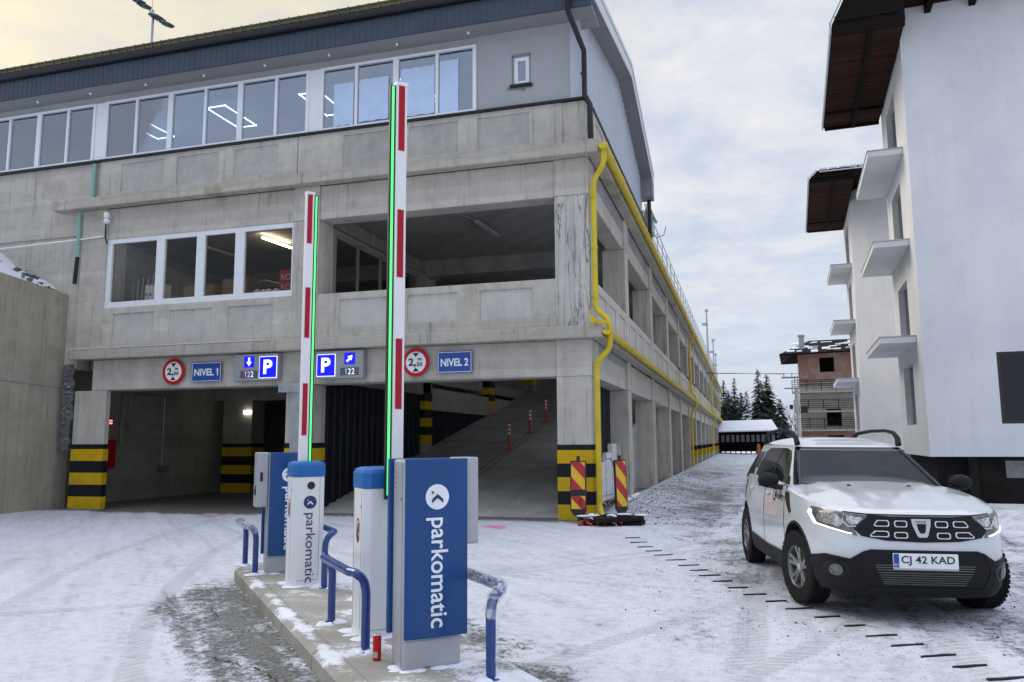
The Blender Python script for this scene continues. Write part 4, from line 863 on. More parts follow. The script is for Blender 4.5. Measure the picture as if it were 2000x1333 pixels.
# ------------------------------------------------------------------ retaining wall with snow behind it, on the left
rw = thing('retaining_wall', 'tall stained concrete retaining wall at the left edge running towards us', 'wall', (-16.7, 8, 0))
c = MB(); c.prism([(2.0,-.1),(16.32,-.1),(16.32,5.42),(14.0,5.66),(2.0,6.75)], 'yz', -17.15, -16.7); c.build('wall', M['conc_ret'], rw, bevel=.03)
c = MB(); c.prism([(2.0,3.70),(14.2,3.12),(16.3,3.02),(16.3,2.99),(14.2,3.09),(2.0,3.67)], 'yz', -16.72, -16.696); c.build('joint', M['plaster_dark'], rw)
c = MB(); rng = random.Random(5)
zz = [1.45+.09*k for k in range(25)]
c.prism([(-16.56+rng.uniform(-.05,.04), z) for z in zz] + [(-16.24+rng.uniform(-.06,.05), z) for z in zz[::-1]], 'xz', 15.86, 15.9)
rb = c.build('broken_joint', M['stone'], rw)
c = MB()
for k in range(34): stone(c, -16.4+rng.uniform(-.13,.13), 15.85, 1.5+rng.random()*2.1, rng.uniform(.02,.06), rng)
sr = c.build('exposed_rubble', M['plaster_dark'], rw, merge=False); sr['kind'] = 'stuff'
sn = MB(); nx_, ny_ = 40, 24; rng = random.Random(9); vs = []
for j in range(ny_+1):
    for i in range(nx_+1):
        x = -24 + 7.2*i/nx_; y = 8 + 8.0*j/ny_; edge = max(0, (x+17.15))
        h = 5.45 + .09*(16.0-y)*.9 + max(0, -16.95-x)*.60
        h += .10*sin(x*3.1+y*1.3)*sin(y*2.7) + rng.uniform(-.05,.05)
        vs.append((x, y, min(h, 9)))
sn.add(vs, [(j*(nx_+1)+i, j*(nx_+1)+i+1, (j+1)*(nx_+1)+i+1, (j+1)*(nx_+1)+i) for j in range(ny_) for i in range(nx_)])
m_, t, b = newmat('snow_on_soil'); tc = nd(t, 'ShaderNodeTexCoord'); n1 = nd(t, 'ShaderNodeTexNoise', i_Vector=tc.outputs['Object'], i_Scale=1.6, i_Detail=8.0, i_Roughness=0.7)
sp = nd(t, 'ShaderNodeSeparateXYZ', i_0=tc.outputs['Object'])
k = mth(t, 'ADD', n1.outputs[0], mth(t, 'MULTIPLY', maprange(t, sp.outputs[0], -17.6, -16.9), -0.10))
setc(t, b, 'Base Color', mix(t, maprange(t, k, 0.31, 0.36), (0.05,0.035,0.028), (0.76,0.78,0.84))); b.inputs['Roughness'].default_value = 0.85
bp = nd(t, 'ShaderNodeBump', i_Strength=0.8, i_Distance=0.05, i_Height=n1.outputs[0]); t.links.new(bp.outputs[0], b.inputs['Normal']); M['snow_soil'] = m_
tag(sn.build('snowy_bank', M['snow_soil'], smooth=True), kind='structure')
cl = MB(); rng = random.Random(11)
for k in range(14):
    x = rng.uniform(-18.0, -17.05); y = rng.uniform(15.0, 15.95); stone(cl, x, y, 5.5+.09*(16-y)*.9+max(0,-16.95-x)*.60+.02, rng.uniform(.02,.09), rng)
tag(cl.build('soil_clods', M['stone'], merge=False), kind='stuff')
# ------------------------------------------------------------------ barriers, terminals and rails on the island
def chevron(name, mat, o, x, y, z, s_, up=True):
    """the brand sign inside the disc: an angled stroke and a small square dot"""
    c = MB(); w = .26*s_
    pts = [(-.62,-.42),(0,.22),(.62,-.42),(.62,-.02),(0,.52),(-.62,-.02)] if False else [(-.60,-.50),(-.60,-.12),(.02,.42),(.64,-.12),(.64,-.50),(.02,.04)]
    c.prism([(x+p*s_*.9, z+q*s_*.9-.12*s_) for p, q in pts], 'xz', y-.003, y)
    c.prism([(x-.47*s_+p, z+.42*s_+q) for p, q in ((-.1*s_,-.1*s_),(.1*s_,-.1*s_),(.1*s_,.1*s_),(-.1*s_,.1*s_))], 'xz', y-.003, y)
    return c.build(name, mat, o, world=False)
def terminal(u, v, label, mirror=1):
    o = thing('parking_terminal', label, 'ticket terminal', isl(u, v, .15), TH, 'blue parking terminals'); w = .405
    c = MB(); c.box(0, w, 0, .235, 0, 1.335); c.build('cabinet', M['cab_silver'], o, world=False, bevel=.018)
    c = MB(); n = 10; a = [(-.012+ (w+.035)*k/n, -.012-.018*sin(pi*k/n)) for k in range(n+1)]
    fr = a + [(w+.022, .02), (-.012, .02)]
    lo = [(.0135,)]
    c.prism([(p+.018, q) for p, q in fr], 'xy', .19, 1.34); c.build('front_panel', M['panel_blue'], o, world=False, bevel=.006)
    c = MB(); c.box(-.028, w+.01, .238, .275, .19, 1.34); c.build('rear_panel', M['panel_blue'], o, world=False, bevel=.008)
    c = MB()
    if mirror > 0: c.box(w+.002, w+.15, .05, .235, .76, 1.345)
    else: c.box(-.13, -.004, .03, .25, .73, 1.345)
    rd = c.build('reader_box', M['cab_silver'], o, world=False, bevel=.012)
    if mirror < 0:
        c = MB(); c.box(-.095, -.065, .024, .03, 1.02, 1.12); c.box(-.134, -.13, .07, .14, .86, .97); c.box(-.14, -.134, .1, .15, .87, .93); c.build('slot', M['black'], rd, world=False)
    c = MB()
    for k in range(4): c.box(-.003, .001, .15, .19, 1.25-.035*k, 1.255-.035*k)
    c.build('vent', M['plaster_dark'], o, world=False)
    c = MB(); c.disc((-.001,.05,1.08), .013, 'x', 14, -.004); c.build('lock', M['chrome'], o, world=False)
    c = MB(); c.box(-.002,.0,.0305,.0335,.02,1.32); c.box(.02,w-.02,-.002,0,.175,.178); c.build('door_seam', M['plaster_dark'], o, world=False)
    c = MB(); rg = random.Random(int(u*10))
    for k in range(12):
        e = rg.random(); px_, py_ = ((e*w, -.01), (-.01, e*.235), (w+.01, e*.235))[k % 3]; c.ell((px_, py_, -.002), rg.uniform(.03,.09), rg.uniform(.03,.07), rg.uniform(.004,.010), 12, 6)
    c.build('snow_at_foot', M['snow'], o, world=False, smooth=True)
    c = MB(); c.disc((w*.54, -.030, 1.09), .082, 'y', 40, .003); c.build('logo_disc', M['logo_white'], o, world=False)
    chevron('logo_mark', M['logo_navy'], o, w*.54, -.034, 1.09, .07)
    text('parkomatic', 'lettering', M['logo_white'], o, tm(w*.54, -.032, .605, -90), width=.70, height=.155, bold=.012)
    return o
terminal(4.99, 1.69, 'tall blue lettered parking terminal nearest us at the front of the island', 1)
terminal(9.32, 1.55, 'blue lettered parking terminal at the far end of the island, behind the white barrier', -1)
def octo(w, d, ch): return [(ch,0),(w-ch,0),(w,ch),(w,d-ch),(w-ch,d),(ch,d),(0,d-ch),(0,ch)]
def barrier(u, v, label, arm_v, led_left, arm_u, top, logo):
    o = thing('barrier_gate', label, 'barrier', isl(u, v, .15), TH, 'barriers on the island'); w, d = .335, .36
    c = MB(); c.prism(octo(w, d, .055), 'xy', 0, 1.10); c.build('cabinet', M['cab_white'], o, world=False, bevel=.008)
    c = MB(); a = [(p-.006 if p < w/2 else p+.006, q-.006 if q < d/2 else q+.006) for p, q in octo(w, d, .055)]
    b_ = [(w/2+(p-w/2)*.93, d/2+(q-d/2)*.93) for p, q in a]; e = [(w/2+(p-w/2)*.7, d/2+(q-d/2)*.7) for p, q in a]; n = 8
    c.add([(p,q,1.101) for p,q in a]+[(p,q,1.215) for p,q in a]+[(p,q,1.245) for p,q in b_]+[(p,q,1.26) for p,q in e],
          [list(range(n))[::-1]]+[(r*n+i, r*n+(i+1)%n, (r+1)*n+(i+1)%n, (r+1)*n+i) for r in range(3) for i in range(n)]+[[3*n+i for i in range(n)]])
    c.build('cap', M['cab_blue'], o, world=False, bevel=.006)
    ax = arm_v - v; ay = arm_u - u; z0, z1 = 1.0, top-.15
    c = MB(); c.box(ax, ax+.092, ay-.032, ay+.032, z0, z1); arm = c.build('arm', M['white_refl'], o, world=False, bevel=.008)
    c = MB(); c.box(ax-.004, ax+.096, ay-.036, ay+.036, z1-.012, z1+.012); c.build('end_cap', M['white'], arm, world=False)
    z = z1-.02; 
    while z > 1.25:
        c = MB(); zb = max(z-.55, z0+.05); c.box(ax+.019, ax+.071, ay-.0355, ay-.033, zb, z); c.build('reflective_strip', M['red_refl'], arm, world=False); z -= 1.04
    lx = ax-.042 if led_left else ax+.098
    c = MB(); c.box(lx-.006, lx+.038, ay-.02, ay+.012, 1.02 if led_left else 1.1, z1-.02); c.build('led_channel', M['black'], arm, world=False)
    c = MB(); c.box(lx+.007, lx+.026, ay-.026, ay-.0205, 1.05 if led_left else 1.1, z1-.03); c.build('led_strip', M['led_green'], arm, world=False)
    if led_left:
        c = MB(); c.tube([(lx+.03, ay-.02, 1.04), (lx+.03, ay-.02, .80)], .011, 8); c.build('cable_sleeve', M['white'], arm, world=False)
    c = MB(); c.box(ax-.01, ax+.10, .04, ay+.04 if ay < 0 else .06, .86, 1.05); c.build('arm_bracket', M['cab_white'], o, world=False, bevel=.01)
    st_ = MB(); n = 26
    for k in range(n):
        a0, a1 = 2*pi*k/n, 2*pi*(k+1)/n
        st_.quad(*[(-.003, .165+r*.05*cos(q), .78+r*.095*sin(q)) for r, q in ((1,a0),(1,a1),(.84,a1),(.84,a0))])
    st_.prism([(.13,.83),(.14,.84),(.20,.73),(.19,.72)], 'yz', -.0035, -.0028); lab = st_.build('no_entry_sticker', M['red_refl'], o, world=False)
    c = MB(); c.ell((-.003,.165,.822),.0015,.007,.010,8,6); c.prism([(.152,.81),(.178,.81),(.19,.76),(.180,.755),(.174,.785),(.174,.75),(.19,.70),(.178,.697),(.165,.735),(.152,.70),(.142,.704),(.157,.752),(.154,.785),(.146,.765),(.137,.768)], 'yz', -.0035, -.0025); c.build('walker', M['black'], lab, world=False)
    c = MB(); c.box(-.0015, .0, .075, .08, .06, 1.08); c.box(-.0015, .0, .28, .285, .06, 1.08); c.box(.06, w-.06, -.0015, .0, .055, .059); c.box(w-.0605, w-.0575, -.0015, 0, .06, 1.09); c.build('door_seam', M['plaster_dark'], o, world=False)
    c = MB(); c.disc((-.001,.10,.96), .014, 'x', 14, .004); c.build('lock', M['chrome'], o, world=False)
    c = MB(); rg = random.Random(int(u*10))
    for k in range(16):
        e = rg.random(); px_, py_ = ((e*w, -.01), (-.01, e*d), (w+.01, e*d))[k % 3]; c.ell((px_, py_, -.002), rg.uniform(.04,.10), rg.uniform(.03,.08), rg.uniform(.006,.016), 12, 6)
    c.build('snow_at_foot', M['snow'], o, world=False, smooth=True)
    if logo:
        c = MB(); c.disc((w*.55, -.001, 1.01), .040, 'y', 30, .003); c.build('lens', M['black'], o, world=False)
        c = MB(); c.disc((w*.53, -.001, .84), .066, 'y', 34, .003); c.build('logo_disc', M['logo_navy'], o, world=False)
        chevron('logo_mark', M['logo_white'], o, w*.53, -.005, .84, .05)
        text('parkomatic', 'lettering', M['logo_navy'], o, tm(w*.52, -.003, .38, -90), width=.70, height=.125)
    return o
barrier(8.35, 1.63, 'white barrier cabinet with navy lettering and raised arm, farther along the island', 1.705, False, 8.50, 4.33, True)
barrier(5.92, 1.69, 'white barrier cabinet with the taller looking raised arm behind the nearest terminal', 1.878, True, 5.88, 4.505, False)
def bump_rail(u0, u1, v, side, label, wrap=False, bow=.17):
    """low guard rail: two posts and a top tube bowed out over the lane"""
    o = thing('guard_rail', label, 'guard rail', isl((u0+u1)/2, v, .15), TH, 'blue guard rails'); h = (u1-u0)/2; z = .53
    P = [(0,-h,0),(0,-h,z-.12),(side*.02,-h,z-.04),(side*.07,-h,z),(side*(bow-.03),-h+.03,z+.005),(side*bow,-h+.10,z+.005),(side*bow,h-.10,z+.005),(side*(bow-.03),h-.03,z+.005),(side*.07,h,z),(side*.02,h,z-.04),(0,h,z-.12),(0,h,0)]
    pts = [Vector(p) for p in P]; sm = [pts[0]]
    for a, b_, c_ in zip(pts, pts[1:], pts[2:]):
        d1 = min((a-b_).length*.45,.05); d2 = min((c_-b_).length*.45,.05); p0 = b_+(a-b_).normalized()*d1; p1 = b_+(c_-b_).normalized()*d2
        for k in range(4): t_ = k/3; sm.append(p0*(1-t_)**2+b_*2*t_*(1-t_)+p1*t_*t_)
    sm.append(pts[-1])
    c = MB(); c.tube(sm, .032, 14); c.build('tube', M['rail_blue'], o, world=False, smooth=True)
    for y in (-h, h):
        c = MB(); c.lathe([(0,0),(.06,0),(.06,.008),(0,.008)], 18, (0,y,0)); c.build('foot_plate', M['rail_blue'], o, world=False)
        c = MB(); rg = random.Random(int(u0*100+y*10))
        for k in range(9): a = rg.uniform(0,2*pi); q = rg.uniform(.03,.09); c.ell((q*cos(a), y+q*sin(a), .0), rg.uniform(.03,.07), rg.uniform(.025,.05), rg.uniform(.010,.026), 12, 6)
        c.build('snow_at_foot', M['snow'], o, world=False, smooth=True)
    if wrap:
        c = MB(); rg = random.Random(4); path = sm[1:] if wrap is True else [p for p in sm if p.z > .44]; c.tube(path, .04, 14, False, rs=[.0365+rg.uniform(0,.014) for _ in path]); w_ = c.build('plastic_wrap', M['wrap'], o, world=False, smooth=True)
        if wrap == 'top': return o
        c = MB(); c.add([(.01,-h-.03,.10),(.05,-h-.02,.16),(.055,-h-.01,.40),(.16,-h,.46),(.20,-h+.05,.50),(.03,-h-.035,.30)], [(0,1,2,5),(5,2,3),(2,4,3)]); c.build('loose_film', M['wrap'], o, world=False)
m_, t, b = newmat('clear_wrap'); tc = nd(t, 'ShaderNodeTexCoord'); mp = nd(t, 'ShaderNodeMapping', i_Vector=tc.outputs['Object']); mp.inputs['Scale'].default_value = (14, 5, 8)
n1 = nd(t, 'ShaderNodeTexNoise', i_Vector=mp.outputs[0], i_Scale=1.4, i_Detail=6.0, i_Distortion=1.5)
b.inputs['Base Color'].default_value = (0.72,0.75,0.82,1); b.inputs['Roughness'].default_value = 0.15
setc(t, b, 'Alpha', maprange(t, n1.outputs[0], 0.38, 0.68, 0.10, 0.75)); bp = nd(t, 'ShaderNodeBump', i_Strength=0.8, i_Distance=0.01, i_Height=n1.outputs[0]); t.links.new(bp.outputs[0], b.inputs['Normal']); M['wrap'] = m_
bump_rail(5.59, 6.58, 1.62, -1, 'blue guard rail beside the red can, in front of the nearer barrier', bow=.10)
bump_rail(4.60, 5.60, 2.13, 1, 'blue guard rail half wrapped in clear plastic to the right of the nearest terminal', True, bow=.11)
bump_rail(8.17, 9.17, 1.93, 1, 'blue guard rail curving out on the right of the farther barrier', bow=.12)
bump_rail(9.33, 10.10, 1.43, -1, 'blue guard rail with plastic wrapped top at the far left corner of the island', 'top', bow=.10)
p_ = isl(5.33, 1.625, .15); cn = thing('drink_can', 'red drink can standing on the island at the foot of the blue rail', 'can', p_)
c = MB(); c.lathe([(0,0),(.024,0),(.029,.008),(.0285,.012),(.0285,.150),(.025,.163),(.0255,.168),(.022,.166),(0,.164)], 24); c.build('can', M['red'], cn, world=False, smooth=True)
c = MB(); c.lathe([(.0255,.1635),(.0265,.168),(.0245,.1695),(.0,.166)], 24); c.build('lid', M['chrome'], cn, world=False, smooth=True)
c = MB()
for k in range(5):
    a0, a1 = R(-125+14*k), R(-125+14*(k+1)); c.quad(*[(.0289*cos(a), .0289*sin(a), z) for a, z in ((a0,.022),(a1,.022),(a1,.06),(a0,.06))])
c.build('printed_panel', M['lamp_off'], cn, world=False)
# ------------------------------------------------------------------ roadworks things by the corner column
def beacon(loc, rz, label, tilt=0.0, dirty=False, bracket=True):
    o = thing('roadwork_beacon', label, 'roadwork sign', loc, rz, 'red and yellow roadwork beacons'); o.rotation_euler = (tilt, 0, rz)
    w, z0, z1 = .158, .10, 1.16
    def pl(k): return [(-w+k,z0+.10),(-w*.6+k*.4,z0+k),(w*.6-k*.4,z0+k),(w-k,z0+.10),(w-k,z1-.02),(w-.02-k*.5,z1-k),(-w+.02+k*.5,z1-k),(-w+k,z1-.02)]
    c = MB(); c.prism(pl(0), 'xz', -.025, .025); c.build('panel', M['black'], o, world=False, bevel=.006)
    fw, fz0, fz1 = w-.022, z0+.13, z1-.025
    def stripes(za, zb):
        y_ = MB(); r_ = MB(); y_.prism([(-fw,za),(fw,za),(fw,zb),(-fw,zb)], 'xz', -.0275, -.0255); step = .30; k = zb + .20
        while k > za-.6:
            pts = [(-fw,k),(fw,k-.30),(fw,k-.30-.24),(-fw,k-.24)]       # clip band to the field
            poly = [(p, min(max(q, za), zb)) for p, q in pts]
            sub_ = []
            for i in range(9):
                x = -fw+2*fw*i/8; top = k-.30*i/8; sub_.append((x, min(max(top,za),zb), min(max(top-.24,za),zb)))
            for (xa,ta,ba),(xb,tb,bb) in zip(sub_, sub_[1:]):
                if ta-ba > .001 or tb-bb > .001: r_.quad((xa,-.0285,ba),(xb,-.0285,bb),(xb,-.0285,tb),(xa,-.0285,ta))
            k -= .48
        return y_, r_
    spans = ((fz0, .48), (.60, fz1)) if bracket else ((fz0, fz1),)
    for za, zb in spans:
        y_, r_ = stripes(za, zb); y_.build('yellow_field', M['bc_yellow'], o, world=False); r_.build('red_stripe', M['bc_red'], o, world=False)
    c = MB(); c.box(-.03,.03,-.02,.02,z1-.005,z1+.09); c.box(-.025,.025,-.015,.015,0,z0+.01); c.build('socket', M['black'], o, world=False)
    if bracket: c = MB(); c.tube([(.0,-.03,.36),(.05,-.045,.42),(.09,-.03,.43)], .009, 6); c.tube([(.05,-.03,.38),(.07,-.03,.30)], .007, 6); c.build('lamp_holder', M['black'], o, world=False)
M['bc_yellow'] = simple('amber_reflective', (0.75,0.47,0.02), 0.4, var=0.1, dirt=0.3); M['bc_red'] = simple('beacon_red', (0.45,0.015,0.03), 0.4, var=0.12, dirt=0.2)
beacon((-3.17, 15.28, 0.06), R(4), 'striped beacon panel with a lamp holder leaning on the striped corner column', R(-3))
beacon((-2.44, 16.05, 0.06), R(52), 'muddy striped beacon panel standing edge on, right of the yellow downpipe', R(-2), bracket=False)
db = thing('beacon_base_heap', 'heap of black rubber beacon feet with snow and red white tape at the corner column', 'rubber feet', (-2.55, 15.15, 0)); rng = random.Random(21)
for k, (x, y, a, l, z) in enumerate(((0,.05,.2,.52,0),(-.1,.22,-.25,.50,.085),(.18,-.05,.5,.46,.09),(.33,.2,-.1,.30,0))):
    c = MB(); c.obox((x,y,z+.045), (cos(a)*l,sin(a)*l,.01), (-sin(a)*.17,cos(a)*.17,0), (0,0,.042)); c.obox((x+.1,y-.02,z+.1), (cos(a)*.12,sin(a)*.12,0), (-sin(a)*.09,cos(a)*.09,0), (0,0,.02)); c.build('rubber_foot', M['rubber'], db, world=False, bevel=.015)
c = MB()
for k in range(16): c.ell((rng.uniform(-.5,.6), rng.uniform(-.1,.35), .135+rng.uniform(-.03,.07)), rng.uniform(.06,.16), rng.uniform(.04,.08), rng.uniform(.012,.03), 9, 6)
c.build('snow_cover', M['snow'], db, world=False, smooth=True)
for k, mat in enumerate((M['red'], M['white'], M['red'], M['white'], M['red'])):
    c = MB(); p0 = Vector((-.5+.16*k, -.16+.04*(k%2), .14)); pts = [p0+Vector((rng.uniform(-.04,.04)+.035*i, rng.uniform(-.03,.03)-.02*i, -.028*i+rng.uniform(0,.04))) for i in range(6)]
    for a, b_ in zip(pts, pts[1:]): c.quad(a, b_, b_+Vector((.0,.03,.035)), a+Vector((.0,.03,.035)))
    c.build('warning_tape', mat, db, world=False)
c = MB(); c.box(-.56,-.46,-.24,-.18,.0,.05); c.build('tape_end', M['red'], db, world=False)
tag(MB().tube([(-2.9,18.3,.12),(-2.75,20.9,.22)], .05, 10).build('loose_pipe', M['white'], smooth=True), 'white plastic pipe lying on the gravel beside the columns', 'pipe')
def ped_barrier(loc, rz, label, plate):
    o = thing('pedestrian_barrier', label, 'crowd barrier', loc, rz, 'tubular barriers'); w, h = .95, 1.0
    c = MB(); c.tube([(-w,0,.12),(-w,0,h-.1),(-w+.1,0,h),(w-.1,0,h),(w,0,h-.1),(w,0,.12)], .019, 8); c.tube([(-w,0,.2),(w,0,.2)], .016, 8); c.build('frame', M['galv'], o, world=False, smooth=True)
    if plate:
        c = MB()
        for k in range(8): c.cur = k % 2; a = -w+.04+k*.232; c.prism([(a,.58),(a+.232,.58),(a+.232+.05,.93),(a+.05,.93)], 'xz', -.01, .01)
        c.build('striped_board', [M['red'], M['white']], o, world=False)
    c = MB()
    for k in range(1, 12): x = -w+2*w*k/12; c.tube([(x,0,.2),(x,0,h if not plate else .58)], .008, 6)
    c.build('bars', M['galv'] if plate else M['white'], o, world=False)
    for x in (-w, w):
        c = MB(); c.tube([(x,-.32,.01),(x,-.2,.1),(x,0,.16),(x,.2,.1),(x,.32,.01)], .018, 8); c.build('foot', M['galv'], o, world=False, smooth=True)
    return o
ped_barrier((-11.62, 19.7, 0), R(28), 'tubular barrier with red and white striped board inside the left entrance', True)
o = ped_barrier((-2.95, 17.35, .22), R(80), 'white barred barrier leaning between the corner column and the next', False); o.rotation_euler = (R(-12), 0, R(80))
bd = thing('white_boards', 'white boards of stepped height propped by the navy screen beside the corner column', 'boards', (-3.3, 19.5, .15))
for k in range(4): c = MB(); c.box(-.12, -.06+.02*k, -1.6+.8*k, -.84+.8*k, 0, .72+.22*k); c.build('board', M['white_refl'], bd, world=False)
for x, y, lab in ((-6.84,22.87,'red flexible post lowest on the ramp, nearest us'),(-6.84,25.32,'red flexible post midway up the ramp'),(-6.82,27.42,'red flexible post highest on the ramp')):
    o = thing('lane_post', lab, 'bollard', (x, y, ramp_z(y)), 0, 'red posts along the ramp')
    c = MB(); c.lathe([(0,0),(.11,0),(.11,.02),(.05,.035),(0,.035)], 18); c.build('base', M['post_red'] if 'post_red' in M else M.setdefault('post_red', simple('post_red', (0.60,0.04,0.03), 0.5)), o, world=False)
    c = MB(); c.lathe([(.045,.03),(.04,.10),(.04,.80),(.03,.83),(0,.83)], 18); c.build('post', M['post_red'], o, world=False, smooth=True)
    for z in (.46,.58,.70): c = MB(); c.lathe([(.041,z),(.042,z),(.042,z+.07),(.041,z+.07)], 18); c.build('reflective_ring', M['white_refl'], o, world=False)
# ------------------------------------------------------------------ floodlight mast behind the roof
fm = thing('floodlight_mast', 'grey floodlight mast with a slanting row of lamps behind the garage roof', 'floodlight', (-28.15, 31.0, 8))
c = MB(); c.tube([(-28.15,31.0,8),(-28.15,31.0,23.6)], .07, 10); c.build('mast', M['galv'], fm, smooth=True)
c = MB(); c.tube([(-28.9,30.6,24.2),(-28.1,31.0,23.4),(-27.45,31.1,22.85)], .05, 8); c.tube([(-28.2,31,23.5),(-28.3,31,24.8)], .02, 6); c.build('arm', M['galv'], fm, smooth=True)
for p in ((-28.75,30.6,24.0),(-28.5,30.75,23.78),(-27.98,31.0,23.25),(-27.85,31.05,23.14),(-27.35,31.1,22.78)):
    c = MB(); c.obox(p, (.26,0,-.10), (.03,.2,0), (.03,0,.06)); c.obox((p[0],p[1],p[2]-.09), (.18,0,-.07), (.02,.15,0), (.01,0,.03)); c.build('lamp', M['fascia'], fm)
# lamp poles over the open roof deck
for k, (y, z, r, base) in enumerate(((87.,15.5,.11,8.9),(104.,14.3,.10,8.9),(112.,13.3,.10,0.))):
    o = thing('lamp_pole', ('tallest thin lamp pole rising from the far end of the garage roof','middle thin lamp pole beyond the roof railing','shortest and farthest thin lamp pole beyond the roof railing')[k], 'lamp pole', (-3.5, y, base), 0, 'thin poles beyond the garage')
    c = MB(); c.tube([(0,0,0),(0,0,z-base)], r, 8, rs=[r*1.2, r*.7]); c.build('pole', M['galv'], o, world=False, smooth=True)
    c = MB(); c.box(-.5,.12,-.15,.15,z-base-1.5,z-base-1.25); c.lathe([(0,0),(.2,.0),(.2,.25),(0,.3)], 10, (0,0,z-base)); c.build('lamp_head', M['galv'], o, world=False)
# ------------------------------------------------------------------ white apartment buildings on the right
WA = R(-3.314); XW = Vector((cos(WA), sin(WA), 0)); YW = Vector((-sin(WA), cos(WA), 0))
def wpt(a, b_, z=0.0): return XW*a + YW*b_ + Vector((0,0,z))
def render_white():
    m_, t, b = newmat('white_render'); tc = nd(t, 'ShaderNodeTexCoord'); co = tc.outputs['Object']
    a = nd(t, 'ShaderNodeTexNoise', i_Vector=co, i_Scale=0.35, i_Detail=5.0, i_Roughness=0.55).outputs[0]; f = nd(t, 'ShaderNodeTexNoise', i_Vector=co, i_Scale=60.0, i_Detail=3.0).outputs[0]
    mp = nd(t, 'ShaderNodeMapping', i_Vector=co); mp.inputs['Scale'].default_value = (3, 3, .3); r_ = nd(t, 'ShaderNodeTexNoise', i_Vector=mp.outputs[0], i_Scale=.9, i_Detail=6.0, i_Roughness=.65).outputs[0]
    c = mix(t, maprange(t, a, 0.35, 0.68), (0.68,0.69,0.72), (0.78,0.785,0.80)); c = mix(t, mth(t, 'MULTIPLY', maprange(t, r_, 0.5, 0.75), 0.35), c, (0.58,0.59,0.61))
    m2 = nd(t, 'ShaderNodeTexNoise', i_Vector=co, i_Scale=1.7, i_Detail=3.0).outputs[0]; c = mix(t, mth(t, 'MULTIPLY', maprange(t, m2, 0.60, 0.68), 0.22), c, (0.58,0.60,0.645))
    setc(t, b, 'Base Color', c); b.inputs['Roughness'].default_value = 0.92
    bp = nd(t, 'ShaderNodeBump', i_Strength=0.25, i_Distance=0.01, i_Height=f); t.links.new(bp.outputs[0], b.inputs['Normal']); return m_
M['render'] = render_white()
m_, t, b = newmat('dark_brown_planks'); tc = nd(t, 'ShaderNodeTexCoord'); sp = nd(t, 'ShaderNodeSeparateXYZ', i_0=tc.outputs['Object'])
w = mth(t, 'DIVIDE', sp.outputs[1], 0.16); fr = mth(t, 'FRACT', w); wn = nd(t, 'ShaderNodeTexWhiteNoise', noise_dimensions='1D'); t.links.new(mth(t, 'FLOOR', w), wn.inputs['W'])
ln = maprange(t, fr, 0.0, 0.08, 1.0, 0.0); c = mix(t, wn.outputs[0], (0.026,0.012,0.009), (0.050,0.024,0.018)); setc(t, b, 'Base Color', mix(t, ln, c, (0.008,0.006,0.006))); b.inputs['Roughness'].default_value = 0.9; b.inputs['Specular IOR Level'].default_value = 0.1
M['planks'] = m_
M['dark_wood'] = simple('dark_stained_beam', (0.010,0.007,0.006), 0.8, var=0.3, scale=3, spec=0.1)
M['dark_glass'] = simple('dark_window_glass', (0.008,0.009,0.012), 0.06, var=0.05)
M['plinth'] = simple('bare_dark_basement', (0.016,0.015,0.014), 0.9, var=0.5, scale=1.5, spec=0.1)
M['brown_frame'] = simple('dark_brown_frame', (0.03,0.02,0.018), 0.5)
M['slab_edge'] = concrete('slab_edge_concrete', (0.50,0.50,0.50), 'h', .6, .35, .35)
WB = thing('apartment_building', 'nearest white rendered apartment building with balcony slabs, behind the white car', 'apartment building', wpt(3.77, 26.69), WA, 'white apartment buildings')
LZ = [(2.08,4.13),(4.90,6.95),(8.06,10.35),(11.15,13.6)]; BW, BD = 12.0, 6.07
c = MB(); gridwall(c, 'x', 0, 0, BD, 1.07, 15.40, [(2.3,4.7,a,b_,None) for a,b_ in LZ] + [(.9,1.35,14.2,15.0,.3)] , .42, 1)
gridwall(c, 'y', 0, .421, BW, 1.07, 15.40, [(1.95,3.75,2.03,4.15,None)], .3, 1)
c.box(.421, BW, BD-.3, BD, 1.07, 15.4); c.box(BW-.3, BW-.001, .3, BD-.301, 1.07, 15.4)
c.build('wall', M['render'], WB, world=False, merge=False)
c = MB(); c.box(.2, BW-.2, .25, BD-.2, -.3, 1.05); c.box(1.0,1.25,.0,.24,-.3,1.05); c.box(4.2,4.45,.0,.24,-.3,1.05); pl_ = c.build('basement', M['plinth'], WB, world=False)
c = MB(); c.box(2.0, 3.6, .235, .245, .45, .95); c.build('grey_board', M['plaster_dark'], pl_, world=False)
c = MB(); c.box(.43, BW-.4, .32, BD-.32, 1.0, 1.1); c.build('inner_floor', M['plinth'], WB, world=False)
for a, b_ in LZ:
    c = MB(); c.box(.21,.27,2.28,4.72,a-.02,b_+.02); w_ = c.build('window', M['brown_frame'], WB, world=False)
    c = MB(); c.box(.195,.208,2.36,3.42,a+.06,b_-.06); c.box(.195,.208,3.52,4.64,a+.06,b_-.06); c.build('pane', M['dark_glass'], w_, world=False)
c = MB()
for q in ((1.95,3.75,2.03,2.13),(1.95,3.75,4.05,4.15),(1.95,2.05,2.13,4.05),(3.65,3.75,2.13,4.05),(2.82,2.9,2.13,4.05)): c.box(q[0],q[1],.05,.12,q[2],q[3])
w_ = c.build('window', M['brown_frame'], WB, world=False); c = MB(); c.box(2.05,3.65,.08,.09,2.13,4.05); c.build('pane', M['dark_glass'], w_, world=False)
for z in (4.88, 8.04, 11.13):
    c = MB(); c.box(-1.07, -.001, 1.0, BD-.02, z-.22, z-.03); sb = c.build('balcony_slab', M['render'], WB, world=False, bevel=.012)
    c = MB(); c.box(-1.09, -.001, .98, BD-.02, z-.029, z+.008); c.build('slab_topping', M['slab_edge'], sb, world=False)
